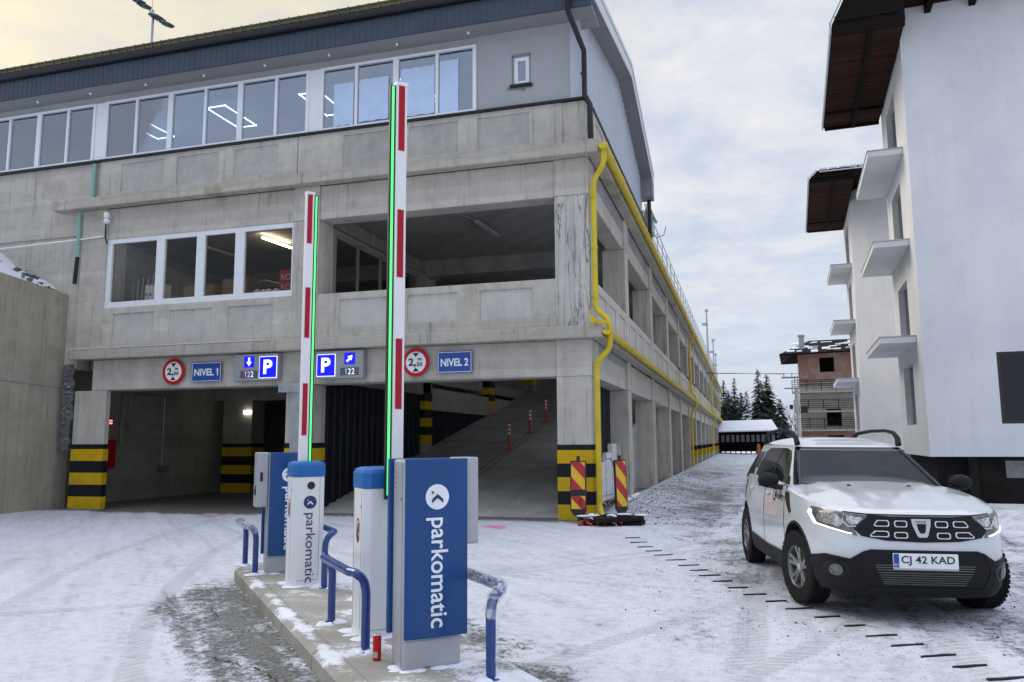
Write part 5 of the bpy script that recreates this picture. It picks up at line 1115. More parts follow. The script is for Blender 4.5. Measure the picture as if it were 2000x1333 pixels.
c = MB(); y0, y1 = -1.5, BD+.6
c.prism([(-2.09,14.25),(-2.09,14.48),(-1.70,15.28),(2.5,15.62),(BW+1,15.62),(BW+1,15.41),(-.02,15.41),(-.02,14.25)], 'xz', y0, y1); roof = c.build('roof', M['dark_wood'], WB, world=False)
c = MB(); c.box(-2.07,-.03,y0+.02,y1-.02,14.225,14.247); c.box(-.02,BW,y0+.02,-.01,15.385,15.408); c.build('soffit', M['planks'], roof, world=False)
c = MB()
for x in (-1.05,): c.box(x,x+.14,y0,y1,14.12,14.222)
for y in (y0+.02, 4.9, y1-.14): c.box(-2.05,-.03,y,y+.12,14.12,14.222)
for k in range(9): c.box(.75+1.25*k,.93+1.25*k,y0+.05,-.001,15.10,15.383)
c.box(-2.0,-.2,y0-.05,y0-.002,14.55,14.72)
rb_ = list(zip(c.v[::8], c.v[6::8]))
for lo_, hi_ in rb_: c = MB(); c.box(lo_[0], hi_[0], lo_[1], hi_[1], lo_[2], hi_[2]); c.build('rafter', M['dark_wood'], roof, world=False)
c = MB(); c.prism([(-2.11,14.2),(-2.11,14.5),(-2.16,14.5),(-2.16,14.2)], 'xz', y0-.03, y1); c.prism([(-2.13,14.5),(-1.72,15.32),(-1.75,15.34),(-2.16,14.52)], 'xz', y0-.06, y0-.004); c.build('drip_edge', M['galv'], roof, world=False)
W2 = dup(WB, wpt(3.32, 44.7), label='farther white apartment building with balcony slabs, beyond the nearest white one')
rf2 = next(ch for ch in W2.children if ch.name.startswith('roof')); rf2.scale = (1, 1.236, .5); rf2.location = (0, -2.546, 7.125)
c = MB(); c.prism([(.0,.0),(2.6,-2.9),(12,-2.9),(12,-.004),(.01,-.004)], 'xy', 1.07, 15.38); c.build('wall', M['render'], W2, world=False)
c = MB()
for k in range(14): x = -1.6+.45*k; c = MB(); c.box(x, x+.36, y0-.10, y0+.1, 15.28+.02*(k%3), 15.44); c.build('roof_snow', M['snow'], rf2, world=False)
c = MB(); c.box(-1.6, 6, y0-.12, y0-.05, 15.05, 15.12); c.build('roof_snow', M['snow'], rf2, world=False)
sk = MB(); rng = random.Random(2); vs = []; nx_, ny_ = 40, 10          # ploughed snow bank in front of the white building
for j in range(ny_+1):
    for i in range(nx_+1):
        x = 3.6 + 10*i/nx_; y = 15.2 + 3.4*j/ny_; e = sin(pi*j/ny_)
        vs.append((x, y, -.03 + e*min(1, max(0, (x-3.7)/1.6))*(.42+.14*sin(x*2.1+j)+rng.uniform(-.09,.09)) ))
sk.add(vs, [(j*(nx_+1)+i, j*(nx_+1)+i+1, (j+1)*(nx_+1)+i+1, (j+1)*(nx_+1)+i) for j in range(ny_) for i in range(nx_)])
M['dirty_snow'] = simple('dirty_ploughed_snow', (0.62,0.63,0.66), 0.9, var=0.2, scale=5, bump=1.0, bscale=22, dirt=0.7)
tag(sk.build('snow_bank', M['dirty_snow'], smooth=True), kind='structure')
# ------------------------------------------------------------------ unfinished brick house far down the road
BH = thing('brick_house', 'unfinished red brick and concrete house with balcony railings, far down the road', 'house', (5.2, 80.2, 0), WA)
m_, t, b = newmat('hollow_brick'); tc = nd(t, 'ShaderNodeTexCoord'); mp = nd(t, 'ShaderNodeMapping', i_Vector=tc.outputs['Object']); mp.inputs['Rotation'].default_value = (R(90), 0, 0)
bt = nd(t, 'ShaderNodeTexBrick', i_Vector=mp.outputs[0], i_Scale=2.2); bt.inputs['Color1'].default_value = (0.36,0.14,0.085,1); bt.inputs['Color2'].default_value = (0.28,0.12,0.08,1); bt.inputs['Mortar'].default_value = (0.34,0.31,0.28,1)
nn = nd(t, 'ShaderNodeTexNoise', i_Vector=tc.outputs['Object'], i_Scale=.7, i_Detail=6.0); setc(t, b, 'Base Color', mix(t, maprange(t, nn.outputs[0], .45, .65), bt.outputs[0], (0.33,0.27,0.22))); b.inputs['Roughness'].default_value = 0.95; M['brick2'] = m_
c = MB(); gridwall(c, 'y', 0, 0, 9, 6.9, 9.9, [(1.9,3.2,8.0,9.4,None)], .3); c.box(0,.3,.3,9,6.9,9.9); c.build('brick_wall', M['brick2'], BH, world=False)
c = MB(); gridwall(c, 'y', .05, 0, 9, 2.4, 6.85, [(2.3,3.6,2.9,4.5,None)], .3); c.box(0,.3,.35,9,2.4,6.85); c.build('rendered_wall', M['conc_pale'], BH, world=False)
c = MB(); gridwall(c, 'y', .05, 0, 9, 0, 2.38, [(2.3,3.7,0,2.0,None)], .3); c.box(0,.3,.35,9,0,2.38); c.build('brick_wall', M['brick2'], BH, world=False)
c = MB(); c.box(.3,9,2,2.2,0,9.9); c.build('dark_room', M['plinth'], BH, world=False)
for z, x0 in ((2.55,-.6),(4.3,-.6),(6.15,-.7)):
    c = MB(); c.box(x0,9,-1.2,.04,z-.16,z); sb = c.build('balcony_slab', M['conc_in'], BH, world=False)
    c = MB()
    for dz in (.25,.45,.65,.85,1.0): c.box(x0,9,-1.19,-1.15,z+dz,z+dz+.05); c.box(x0,x0+.04,-1.15,0,z+dz,z+dz+.05)
    x = x0
    while x < 9: c.box(x,x+.06,-1.2,-1.14,z,z+1.05); x += 1.3
    c.build('railing', M['dark_wood'], sb, world=False)
c = MB(); c.box(-.1,9,-.12,.0,6.86,7.0); c.build('cornice', M['conc_in'], BH, world=False)
c = MB(); c.add([(-1.7,-1.2,9.75),(9.5,-1.2,9.95),(9.5,4.5,11.6),(1.2,4.5,11.6),(-1.7,10,9.75),(9.5,10,9.9),(-1.7,-1.2,9.6),(9.5,-1.2,9.8)], [(0,1,2,3),(0,3,4),(3,2,5,4),(0,6,7,1)]); rf = c.build('roof', M['dark_wood'], BH, world=False)
c = MB(); rng = random.Random(8)
for k in range(46): x = rng.uniform(-.8,9); y = rng.uniform(-1.0,3.6); z = 9.86+.02*x+(y+1.2)*.293; c.obox((x,y,z), (rng.uniform(.2,.6),0,.01), (0,rng.uniform(.1,.35),rng.uniform(.03,.1)), (0,0,.04))
c.build('roof_snow', M['snow'], rf, world=False)['kind'] = 'stuff'
c = MB(); c.box(.15,.65,.6,1.1,9.8,11.6); c.box(.08,.72,.53,1.17,11.6,11.75); c.build('chimney', M['plaster'], rf, world=False)
# ------------------------------------------------------------------ log shed with snowy roof
SH = thing('timber_shed', 'long dark timber shelter with a thick snow roof at the end of the road', 'shed', (-2.9, 94, 0))
c = MB(); c.box(0,6.3,1.2,4,.3,2.6); wl = c.build('wall', M['dark_wood'], SH, world=False)
c = MB()
for k in range(12): c.box(.05+.56*k,.17+.56*k,.0,.12,.0,2.6)
c.box(0,6.3,.0,.1,1.15,1.25); c.box(0,6.3,.0,.1,.75,.82); c.box(0,6.3,-.02,.1,2.45,2.62); c.build('post', M['dark_wood'], SH, world=False)
c = MB()
for k in range(11): c.box(.2+.56*k,.56+.56*k,1.17,1.195,1.4,2.2)
c.build('window', M['sign_grey'], SH, world=False)
c = MB(); c.add([(-.6,-.5,2.62),(6.5,-.5,2.72),(5.9,2.2,3.95),(-.6,2.2,3.85),(-.6,5,2.6),(6.5,5,2.6)], [(0,1,2,3),(3,2,5,4)]); c.add([(-.6,-.5,2.5),(6.5,-.5,2.6),(6.5,-.5,2.72),(-.6,-.5,2.62)], [(0,1,2,3)]); c.build('roof', M['snow'], SH, world=False)
c = MB(); c.add([(6.52,-.5,2.6),(6.52,5,2.5),(5.92,2.2,3.93)], [(0,1,2)]); c.prism([(-.5,2.45),(-.5,2.6),(5,2.6),(5,2.45)], 'yz', 6.3, 6.5); c.build('gable_boards', M['dark_wood'], SH, world=False)
o = thing('traffic_cone', 'small orange cone standing by the timber shelter', 'cone', (1.35, 91.5, 0)); M['orange'] = simple('dull_orange', (0.45,0.14,0.03), 0.6)
c = MB(); c.lathe([(0,0),(.30,0),(.30,.06),(.2,.08),(.24,.5),(.14,.7),(.2,.85),(.1,1.2),(0,1.2)], 14); c.build('cone', M['orange'], o, world=False, smooth=True)
# utility pole
UP = thing('utility_pole', 'concrete utility pole with steel crossarms in front of the brick house', 'utility pole', (4.05, 66, 0))
c = MB(); c.tube([(0,0,0),(0,0,5.6)], .15, 8, rs=[.2,.13]); c.tube([(.14,0,3.6),(.10,0,6.6)], .05, 6); c.tube([(-.14,0,3.6),(-.10,0,6.6)], .05, 6); c.build('pole', M['lamp_off'], UP, world=False, smooth=True)
c = MB(); c.box(-1.1,.9,-.06,.06,6.45,6.57); c.box(-.9,.9,-.06,.06,5.6,5.7)
for x in (-.9,-.3,.4,.8): c.tube([(x,0,6.5),(x,0,6.85)], .04, 6)
c.build('crossarm', M['plaster_dark'], UP, world=False)
c = MB(); c.box(.25,.75,-.2,.2,3.7,4.2); c.build('transformer', M['black'], UP, world=False)
c = MB(); c.lathe([(0,0),(.14,0),(.14,.35),(0,.35)], 10, (-.45,0,4.0)); c.build('insulator', M['black'], UP, world=False)
c = MB(); c.tube([(-.9,0,6.8),(-20,6,8.2),(-46,14,10.5)], .018, 5); c.tube([(.4,0,6.8),(-20,7,8.0),(-46,16,10.1)], .018, 5); c.build('wire', M['black'], UP, world=False)
# ------------------------------------------------------------------ spruces and bare trees
M['needle'] = simple('spruce_needles', (0.020,0.032,0.024), 0.8, var=0.5, scale=2.0)
M['twig'] = simple('bare_twigs', (0.075,0.06,0.05), 0.9, var=0.2)
def spruce(loc, h, wd, seed, label, snowy=0.0):
    rg = random.Random(seed); o = thing('spruce_tree', label, 'tree', loc, 0, 'dark spruces beyond the shelter')
    c = MB(); c.tube([(0,0,0),(0,0,h*.97)], .2, 7, rs=[h*.016,h*.003]); c.build('trunk', M['bark'], o, world=False)
    c = MB(); z = h*.10
    while z < h*.985:
        t_ = (z/h); rad = wd*(1-t_)**.8*rg.uniform(.75,1.12)+.15; nb = max(6, int(15*(1-t_))+5)
        for k in range(nb):
            a = rg.uniform(0,2*pi); l = rad*rg.uniform(.6,1.08); dr = l*rg.uniform(.22,.42); d = Vector((cos(a),sin(a),0)); s_ = Vector((-sin(a),cos(a),0)); c.cur = 1 if rg.random() < snowy else 0
            n = 4; prev = None
            for i in range(n+1):
                f = i/n; ctr = d*(l*f) + Vector((0,0,z - dr*f*f + .06*l*f*(1-f))); w_ = l*.27*(1-f*.8)*rg.uniform(.7,1.25)+.03
                cur = (ctr - s_*w_ + Vector((0,0,-w_*.55)), ctr, ctr + s_*w_ + Vector((0,0,-w_*.55)))
                if prev: c.quad(prev[0],prev[1],cur[1],cur[0]); c.quad(prev[1],prev[2],cur[2],cur[1])
                prev = cur
            for _ in range(3):
                f = rg.uniform(.25,1); ctr = d*(l*f) + s_*rg.uniform(-.15,.15)*l + Vector((0,0,z-dr*f*f)); q = rg.uniform(.10,.24)*max(.5,l*.4)
                c.cur = 0; c.quad(ctr, ctr+s_*q+d*q*.6, ctr+Vector((0,0,-q*1.8))+d*q, ctr-s_*q+Vector((0,0,-q*.8)))
        z += h*rg.uniform(.014,.024)
    c.build('crown', [M['needle'], M['snow']], o, world=False, merge=False)
for k, (x, y, h, w_, s_, lab) in enumerate(((-6.2,182,14.4,3.4,.02,'spruce partly hidden by the far garage corner'),(-4.2,180,15.2,3.2,.02,'slim spruce leftmost of the pair left of the snowy spruce'),(-1.9,181,15.6,3.0,.03,'slim pointed spruce just left of the snowy spruce'),(.6,179,12.6,2.5,.4,'short snow dusted spruce between the dark ones'),(3.2,180,17.3,4.4,.06,'tallest pointed spruce above the timber shelter'),(5.0,182,16.4,5.6,.02,'broad dark spruce at the right of the group'),(7.4,178,10.5,3.6,.02,'small spruce behind the shelter gable'),(-.6,190,13.0,4.4,.02,'dark spruce filling the gap behind the snow dusted one'),(-3.4,192,13.6,4.4,.02,'dense spruce behind the slim pair beyond the shelter'),(3.9,190,14.8,5.6,.02,'dense dark spruce behind the tallest pointed one'))):
    spruce((x, y, 0), h, w_, 31+k, lab, s_)
def bare_tree(loc, h, seed, label):
    rg = random.Random(seed); o = thing('bare_tree', label, 'tree', loc, 0, 'leafless trees'); c = MB()
    def grow(p, d, l, r, dep):
        q = p + d*l; c.tube([p, p+d*l*.5+Vector((rg.uniform(-.04,.04)*l, rg.uniform(-.04,.04)*l, 0)), q], r, 5, False, rs=[r, r*.85, r*.65])
        if dep:
            for _ in range(3 if dep > 1 else 4):
                nd_ = (d + Vector((rg.uniform(-.7,.7), rg.uniform(-.7,.7), rg.uniform(-.1,.5)))).normalized(); grow(p+d*l*rg.uniform(.55,1), nd_, l*rg.uniform(.55,.78), r*.55, dep-1)
    tb = MB(); tb.tube([(0,0,0),(0,0,h*.4)], .12, 6, rs=[.14,.09]); tb.build('trunk', M['twig'], o, world=False)
    grow(Vector((0,0,h*.3)), Vector((0,0,1)), h*.3, .07, 4); c.build('branches', M['twig'], o, world=False, merge=False)
for k, (x, y, h, lab) in enumerate(((8.0,150,8.5,'leafless birch just right of the spruces'),(9.4,140,7.0,'leafless tree left of the utility pole'),(7.3,128,5.5,'low leafless tree behind the shelter gable'),(5.8,105,4.2,'bushy leafless tree nearest the utility pole'))): bare_tree((x, y, 0), h, 60+k, lab)
fw_ = MB(); rg = random.Random(77)
for k in range(5200):
    x = rg.uniform(-60, 90); y = rg.uniform(190, 230); h = rg.uniform(1.5, 6.5)*(.75+.25*sin(x*.35)); z = h*rg.random(); a = rg.uniform(0,pi); q = rg.uniform(.05,.5); d = Vector((cos(a)*q, sin(a)*q*.3, 0)); up = Vector((rg.uniform(-.4,.4), 0, rg.uniform(.5,1.7)))
    p = Vector((x,y,z)); fw_.quad(p-d*.25, p+d*.25, p+d*.1+up, p-d*.1+up)
M['thicket'] = simple('distant_thicket', (0.045,0.042,0.042), 0.9, var=0.3)
tag(fw_.build('far_thicket', M['thicket'], merge=False), kind='stuff')
# ------------------------------------------------------------------ the white car (local: +Y forward, X to its right, origin on the ground under the front axle)
CAR = thing('parked_car', 'white compact off roader with lit daytime lamps on the snowy road', 'car', (1.29, 8.58, 0.012), pi + R(10)); CAR.rotation_euler = (0, R(-0.7), pi + R(10))
M['car_white'] = simple('white_car_paint', (0.575,0.60,0.635), 0.18, var=0.02, scale=1.5, coat=0.7)
M['car_black'] = simple('grained_black_plastic', (0.010,0.0105,0.012), 0.65, var=0.15, bump=0.1, bscale=200, spec=0.25)
M['car_gloss'] = simple('gloss_black_plastic', (0.005,0.005,0.006), 0.25, spec=0.3)
M['car_glass'] = simple('tinted_car_glass', (0.012,0.015,0.017), 0.03, var=0.4, scale=1.2)
M['well'] = simple('wheel_well', (0.010,0.010,0.010), 0.9)
M['drl'] = simple('daytime_lamp', (0.9,0.92,0.95), 0.3, emit=(1.0,0.98,0.93), estr=1.6)
M['lamp_in'] = simple('lamp_reflector', (0.6,0.6,0.59), 0.18, 0.8, var=0.5, scale=38)
M['lamp_dk'] = simple('lamp_bezel', (0.16,0.16,0.165), 0.2, 0.5, var=0.4, scale=24)
M['bright'] = simple('bright_trim', (0.72,0.73,0.75), 0.25, 0.5)
M['alloy'] = simple('satin_alloy', (0.30,0.30,0.29), 0.35, 0.8, var=0.1)
M['car_trim'] = simple('dark_cabin_trim', (0.055,0.057,0.06), 0.8, var=0.15)
M['seat_cloth'] = simple('grey_seat_cloth', (0.10,0.105,0.11), 0.9, var=0.2)
M['car_screen'] = glass('windscreen_glass', (0.60,0.66,0.66), 0.015, top=0.42)
YC, NF = -1.30, 4.8
def lin(x, tab):
    if x <= tab[0][0]: return tab[0][1]
    for (a, fa), (b_, fb) in zip(tab, tab[1:]):
        if x <= b_: t_ = (x-a)/(b_-a); t_ = t_*t_*(3-2*t_)*.5 + t_*.5; return fa+(fb-fa)*t_
    return tab[-1][1]
WT = [(.20,.83),(.32,.875),(.50,.895),(.72,.898),(.90,.885),(1.02,.865),(1.14,.835)]
FT = [(.20,.74),(.30,.82),(.45,.865),(.62,.868),(.72,.845),(.90,.815),(1.0,.74),(1.14,.60)]
RT = [(.20,-3.28),(.40,-3.44),(.60,-3.47),(.9,-3.43),(1.14,-3.38)]
def half_w(z): return lin(z, WT)
def Bxy(x, z, rear=False):                     # y of the nose at (x,z)
    w = half_w(z); L = (YC-lin(z, RT)) if rear else (lin(z, FT)-YC); q = min(abs(x)/w, .9995)
    return YC + (-1 if rear else 1)*L*(1-q**NF)**(1/NF)
def Bside(y, z):
    w = half_w(z); L = (lin(z, FT)-YC) if y > YC else (YC-lin(z, RT)); q = min(abs(y-YC)/L, .9995); return w*(1-q**NF)**(1/NF)
ZT = [(-3.5,1.13),(-2.4,1.13),(-1.2,1.12),(-.45,1.08),(0.,1.03),(.4,.975),(.7,.925),(.86,.885)]
def ztop(y): return lin(y, ZT)
def bonnet(x, y):                              # height of the hood / top skin
    zt = ztop(y); w = half_w(zt); cr = lin(y, [(-3.5,.05),(-.5,.075),(.3,.065),(.7,.04),(.9,.02)]); q = min(abs(x)/w,1)
    z = zt + cr*(1-q**2.6)
    if -.5 < y < .8: z += .016*math.exp(-((abs(x)-.50+.08*(y+.5))/.05)**2)*min(1,(.8-y)/.3) - .006*math.exp(-((abs(x)-.34+.10*(y+.5))/.06)**2)*min(1,(.8-y)/.4)
    return z
NU, NV, NR = 144, 16, 14
vs, fs = [], []
def unit(k, nf):                               # evenly spaced points round a unit superellipse
    q = NU//4; s_, i = divmod(k, q); c_ = .5**(1/nf); f = -c_ + 2*c_*i/q; g_ = (1-abs(f)**nf)**(1/nf)
    return ((g_, f), (-f, g_), (-g_, -f), (f, -g_))[s_]
def outline(k, z_of): return unit(k, NF)
def body_pt(k, v):
    ox, oy = outline(k, None); z0 = .22; y = YC + oy*2.1
    for _ in range(3):
        zt = ztop(y); z = z0 + (zt-z0)*v; L = (lin(z, FT)-YC) if oy > 0 else (YC-lin(z, RT)); y = YC + oy*L
    return Vector((ox*half_w(z), y, z))
for j in range(NV+1):
    for k in range(NU): vs.append(body_pt(k, j/NV))
for j in range(NV):
    for k in range(NU): fs.append((j*NU+k, j*NU+(k+1) % NU, (j+1)*NU+(k+1) % NU, (j+1)*NU+k))
base = NV*NU
for r_ in range(1, NR):
    s_ = 1-(r_/NR)**1.4
    for k in range(NU):
        p = vs[NV*NU+k]; x = p.x*s_; y = YC+(p.y-YC)*s_; z = bonnet(x, y)
        if r_ == 1: z = z
        vs.append(Vector((x, y, z)))
    o0 = NV*NU if r_ == 1 else NV*NU + NU*(r_-1)
    o1 = NV*NU + NU*r_
    for k in range(NU): fs.append((o0+k, o0+(k+1) % NU, o1+(k+1) % NU, o1+k))
last = NV*NU + NU*(NR-1); vs.append(Vector((0, YC, bonnet(0, YC)))); ci = len(vs)-1
for k in range(NU): fs.append((last+k, last+(k+1) % NU, ci))
fs.append(list(range(NU))[::-1])
b_ = MB(); b_.add(vs, fs); body = b_.build('body', [M['car_white'], M['well']], CAR, world=False, smooth=True)
cut = MB(); cut.cur = 1
for y in (0, -2.673):
    for s_ in (-1, 1):
        n = 40; c0 = (s_*.56, y, .36); pr = [(y+.40*cos(2*pi*k/n), .36+.40*sin(2*pi*k/n)) for k in range(n)]
        cut.prism(pr, 'yz', min(s_*.54, s_*1.1), max(s_*.54, s_*1.1))
co_ = cut.build('cutter', [M['car_white'], M['well']])
md = body.modifiers.new('b', 'BOOLEAN'); md.operation = 'DIFFERENCE'; md.object = co_; md.solver = 'EXACT'
try: md.material_mode = 'INDEX'
except Exception: pass
bpy.context.view_layer.update(); body.parent = None
me = bpy.data.meshes.new_from_object(body.evaluated_get(bpy.context.evaluated_depsgraph_get())); body.modifiers.clear(); body.data = me; me.name = 'body'; body.parent = CAR
bpy.data.objects.remove(co_)
for p_ in me.polygons:
    if p_.center.z < .30 or p_.normal.z < -.85: p_.material_index = 1
me.polygons.foreach_set('use_smooth', [True]*len(me.polygons))
try: me.set_sharp_from_angle(angle=R(38))
except Exception: pass
def decal(name, poly, fn, mat, off=.006, step=.035, par=None, skirt=.012, smooth=True):
    """sheet that follows the body: outline poly in two body coordinates, fn(a,b,off) -> point"""
    bm = bmesh.new(); f = bm.faces.new([bm.verts.new((a, b__, 0)) for a, b__ in poly])
    for ax in (0, 1):
        lo = min(p[ax] for p in poly); hi = max(p[ax] for p in poly); x = lo+step
        while x < hi-.002:
            co = Vector((x,0,0)) if ax == 0 else Vector((0,x,0)); no = Vector((1,0,0)) if ax == 0 else Vector((0,1,0))
            bmesh.ops.bisect_plane(bm, geom=bm.verts[:]+bm.edges[:]+bm.faces[:], plane_co=co, plane_no=no); x += step
    be = [(e.verts[0].co.copy(), e.verts[1].co.copy()) for e in bm.edges if e.is_boundary]
    mb = MB(); idx = {}
    for i, v in enumerate(bm.verts): idx[v] = i
    V = [fn(v.co.x, v.co.y, off) for v in bm.verts]; mb.add(V, [[idx[v] for v in f_.verts] for f_ in bm.faces])
    for a, b__ in be: mb.quad(fn(a.x,a.y,off), fn(b__.x,b__.y,off), fn(b__.x,b__.y,off-skirt), fn(a.x,a.y,off-skirt))
    bm.free()
    return mb.build(name, mat, par or CAR, world=False, smooth=smooth)
def nose(x, z, off):
    y = Bxy(x, z); e = .004; dx_ = (Bxy(x+e, z)-Bxy(x-e, z))/(2*e); dz_ = (Bxy(x, z+e)-Bxy(x, z-e))/(2*e); dx_ = max(-6, min(6, dx_))
    n = Vector((-dx_, 1, -dz_)).normalized(); return Vector((x, y, z)) + n*off
def flank(s_):
    def fn(y, z, off): return Vector((s_*(Bside(y, z)+off), y, z))
    return fn
mir = lambda pts: [(-a, b__) for a, b__ in pts][::-1]
# black lower bumper
def xmax(z, y0=.415):
    L = lin(z, FT)-YC; return half_w(z)*(1-((y0-YC)/L)**NF)**(1/NF)
half = [(0,.625),(.44,.625),(.50,.605),(.60,.535),(.68,.548),(.76,.555),(xmax(.52),.52)] + [(xmax(z),z) for z in (.46,.40,.34,.29)] + [(.70,.245),(.6,.225),(0,.22)]
decal('bumper', half + [(-a, b__) for a, b__ in half[::-1][1:-1]], nose, M['car_black'], .016, .04)
low = [(-.40,.51),(-.43,.48),(-.35,.325),(.35,.325),(.43,.48),(.40,.51)]
lg = decal('lower_grille', low, nose, M['car_gloss'], .019, .04)
for k in range(9):
    z = .338+.0195*k; x1 = min(.335+.010*k, .41); decal('grille_bar', [(-x1,z),(x1,z),(x1,z+.006),(-x1,z+.006)], nose, M['alloy_dk'] if 'alloy_dk' in M else M.setdefault('alloy_dk', simple('grille_edge_grey', (0.13,0.13,0.135), 0.4, 0.4)), .024, .06, lg)
decal('skid_plate', [(-.5,.235),(.5,.235),(.46,.305),(-.46,.305)], nose, M['car_black'], .024, .05)
for s_ in (-1, 1):
    q = [(.58,.46),(.63,.505),(.74,.50),(.775,.45),(.75,.38),(.63,.365)]; q = q if s_ > 0 else mir(q)
    fg = decal('fog_lamp', q, nose, M['car_gloss'], .019, .04)
    qb = [(.50,.525),(.62,.525),(.75,.515),(.75,.505),(.62,.513),(.50,.512)]; decal('bumper_fold', qb if s_ > 0 else mir(qb), nose, M['car_gloss'], .021, .05)
    qb = [(.485,.60),(.495,.605),(.56,.46),(.50,.30),(.49,.30),(.548,.46)]; decal('bumper_fold', qb if s_ > 0 else mir(qb), nose, M['car_gloss'], .021, .05)
    n = 20; decal('lens', [(s_*(.685+.042*cos(2*pi*k/n*s_)), .43+.048*sin(2*pi*k/n*s_)) for k in range(n)], nose, M["lamp_dk"], .027, .03, fg)
# grille with bright brackets and the shield badge
gp = [(0,.905),(.25,.905),(.44,.915),(.56,.80),(.50,.735),(.30,.70),(0,.69)]
gr_ = decal('grille', gp + [(-a, b__) for a, b__ in gp[::-1][1:-1]], nose, M['car_gloss'], .007, .04)
def ring(o_, i_):
    return o_, i_
for s_ in (-1, 1):
    for (x0, x1, z0, z1, sl) in ((.115,.225,.815,.872,.0),(.265,.375,.818,.874,.02),(.120,.235,.722,.775,.0),(.275,.405,.730,.782,.03)):
        w_ = .0065; P_ = [(x0,z0+.012),(x0+.012,z0),(x1+sl-.012,z0),(x1+sl,z0+.012),(x1,z1-.012),(x1-.012,z1),(x0+.012,z1),(x0,z1-.012)]
        cxm, czm = (x0+x1+sl/2)/2, (z0+z1)/2
        mb = MB(); n = len(P_); I_ = [(p+(cxm-p)*w_*2.2/(abs(cxm-p)+.03), q+(czm-q)*w_*1.3/(abs(czm-q)+.004)) for p, q in P_]
        for i in range(n):
            a, b__, c_, d_ = P_[i], P_[(i+1) % n], I_[(i+1) % n], I_[i]
            mb.quad(*[nose(s_*p, q, .014) for p, q in (a, b__, c_, d_)]); mb.quad(nose(s_*a[0],a[1],.014), nose(s_*b__[0],b__[1],.014), nose(s_*b__[0],b__[1],.004), nose(s_*a[0],a[1],.004))
        mb.build('bracket', M['bright'], gr_, world=False)
bdg = decal('badge', [(-.082,.888),(.082,.888),(.075,.83),(.045,.745),(.03,.732),(-.03,.732),(-.045,.745),(-.075,.83)], nose, M['chrome'], .020, .04, gr_)
decal('badge_centre', [(-.040,.845),(.040,.845),(.030,.79),(.018,.765),(-.018,.765),(-.030,.79)], nose, M['car_gloss'], .023, .04, gr_)
text('DACIA', 'badge_lettering', M['lamp_dk'], gr_, Matrix.Translation((0, Bxy(0,.866)+.024, .866)) @ Matrix.Rotation(pi, 4, 'Z') @ FRONT, width=.085, height=.02)
# headlamps
hl = [(.435,.905),(.60,.925),(.74,.945),(.80,.955),(.825,.90),(.80,.805),(.70,.775),(.60,.748),(.53,.735),(.555,.80)]
for s_ in (-1, 1):
    Q = (lambda pts: pts) if s_ > 0 else mir
    h_ = decal('headlight', Q(hl), nose, M['lamp_dk'], .009, .03)
    decal('reflector', Q([(.66,.905),(.765,.925),(.785,.87),(.765,.825),(.66,.80),(.62,.84)]), nose, M['lamp_in'], .013, .03, h_)
    decal('reflector', Q([(.475,.888),(.60,.905),(.60,.855),(.57,.825),(.52,.835)]), nose, M['lamp_in'], .013, .03, h_)
    decal('lamp_trim', Q([(.605,.915),(.617,.917),(.622,.86),(.585,.815),(.535,.818),(.53,.808),(.595,.803),(.636,.86)]), nose, M['chrome'], .016, .03, h_)
    decal('daytime_strip', Q([(.811,.93),(.822,.90),(.800,.806),(.70,.776),(.60,.749),(.57,.744),(.57,.754),(.60,.759),(.70,.786),(.790,.815),(.809,.89),(.803,.925)]), nose, M['drl'], .017, .03, h_)
    # hood and wing shut lines
    decal('shut_line', Q([(.0,.922),(.44,.926),(.62,.94),(.62,.936),(.44,.921),(.0,.917)]), nose, M['car_gloss'], .003, .05)
# number plate
y = Bxy(0, .53)+.032
c = MB(); c.box(-.268,.268,y-.02,y,.462,.60); pt = c.build('number_plate', M['white'], CAR, world=False, bevel=.004)
c = MB(); c.box(.222,.265,y,y+.002,.482,.597); c.build('country_band', M['lit_blue2'] if 'lit_blue2' in M else M.setdefault('lit_blue2', simple('plate_blue', (0.01,0.07,0.35), 0.4)), pt, world=False)
BK = Matrix.Rotation(pi, 4, 'Z') @ FRONT
text('CJ 42 KAD', 'lettering', M['black'], pt, Matrix.Translation((-.018, y+.002, .54)) @ BK, width=.44, height=.082, bold=.012)
text('RO', 'lettering', M['white'], pt, Matrix.Translation((.244, y+.004, .505)) @ BK, width=.030, height=.022)
c = MB(); c.box(-.266,.266,y,y+.001,.464,.477); c.build('plate_holder', M['cab_silver'], pt, world=False)
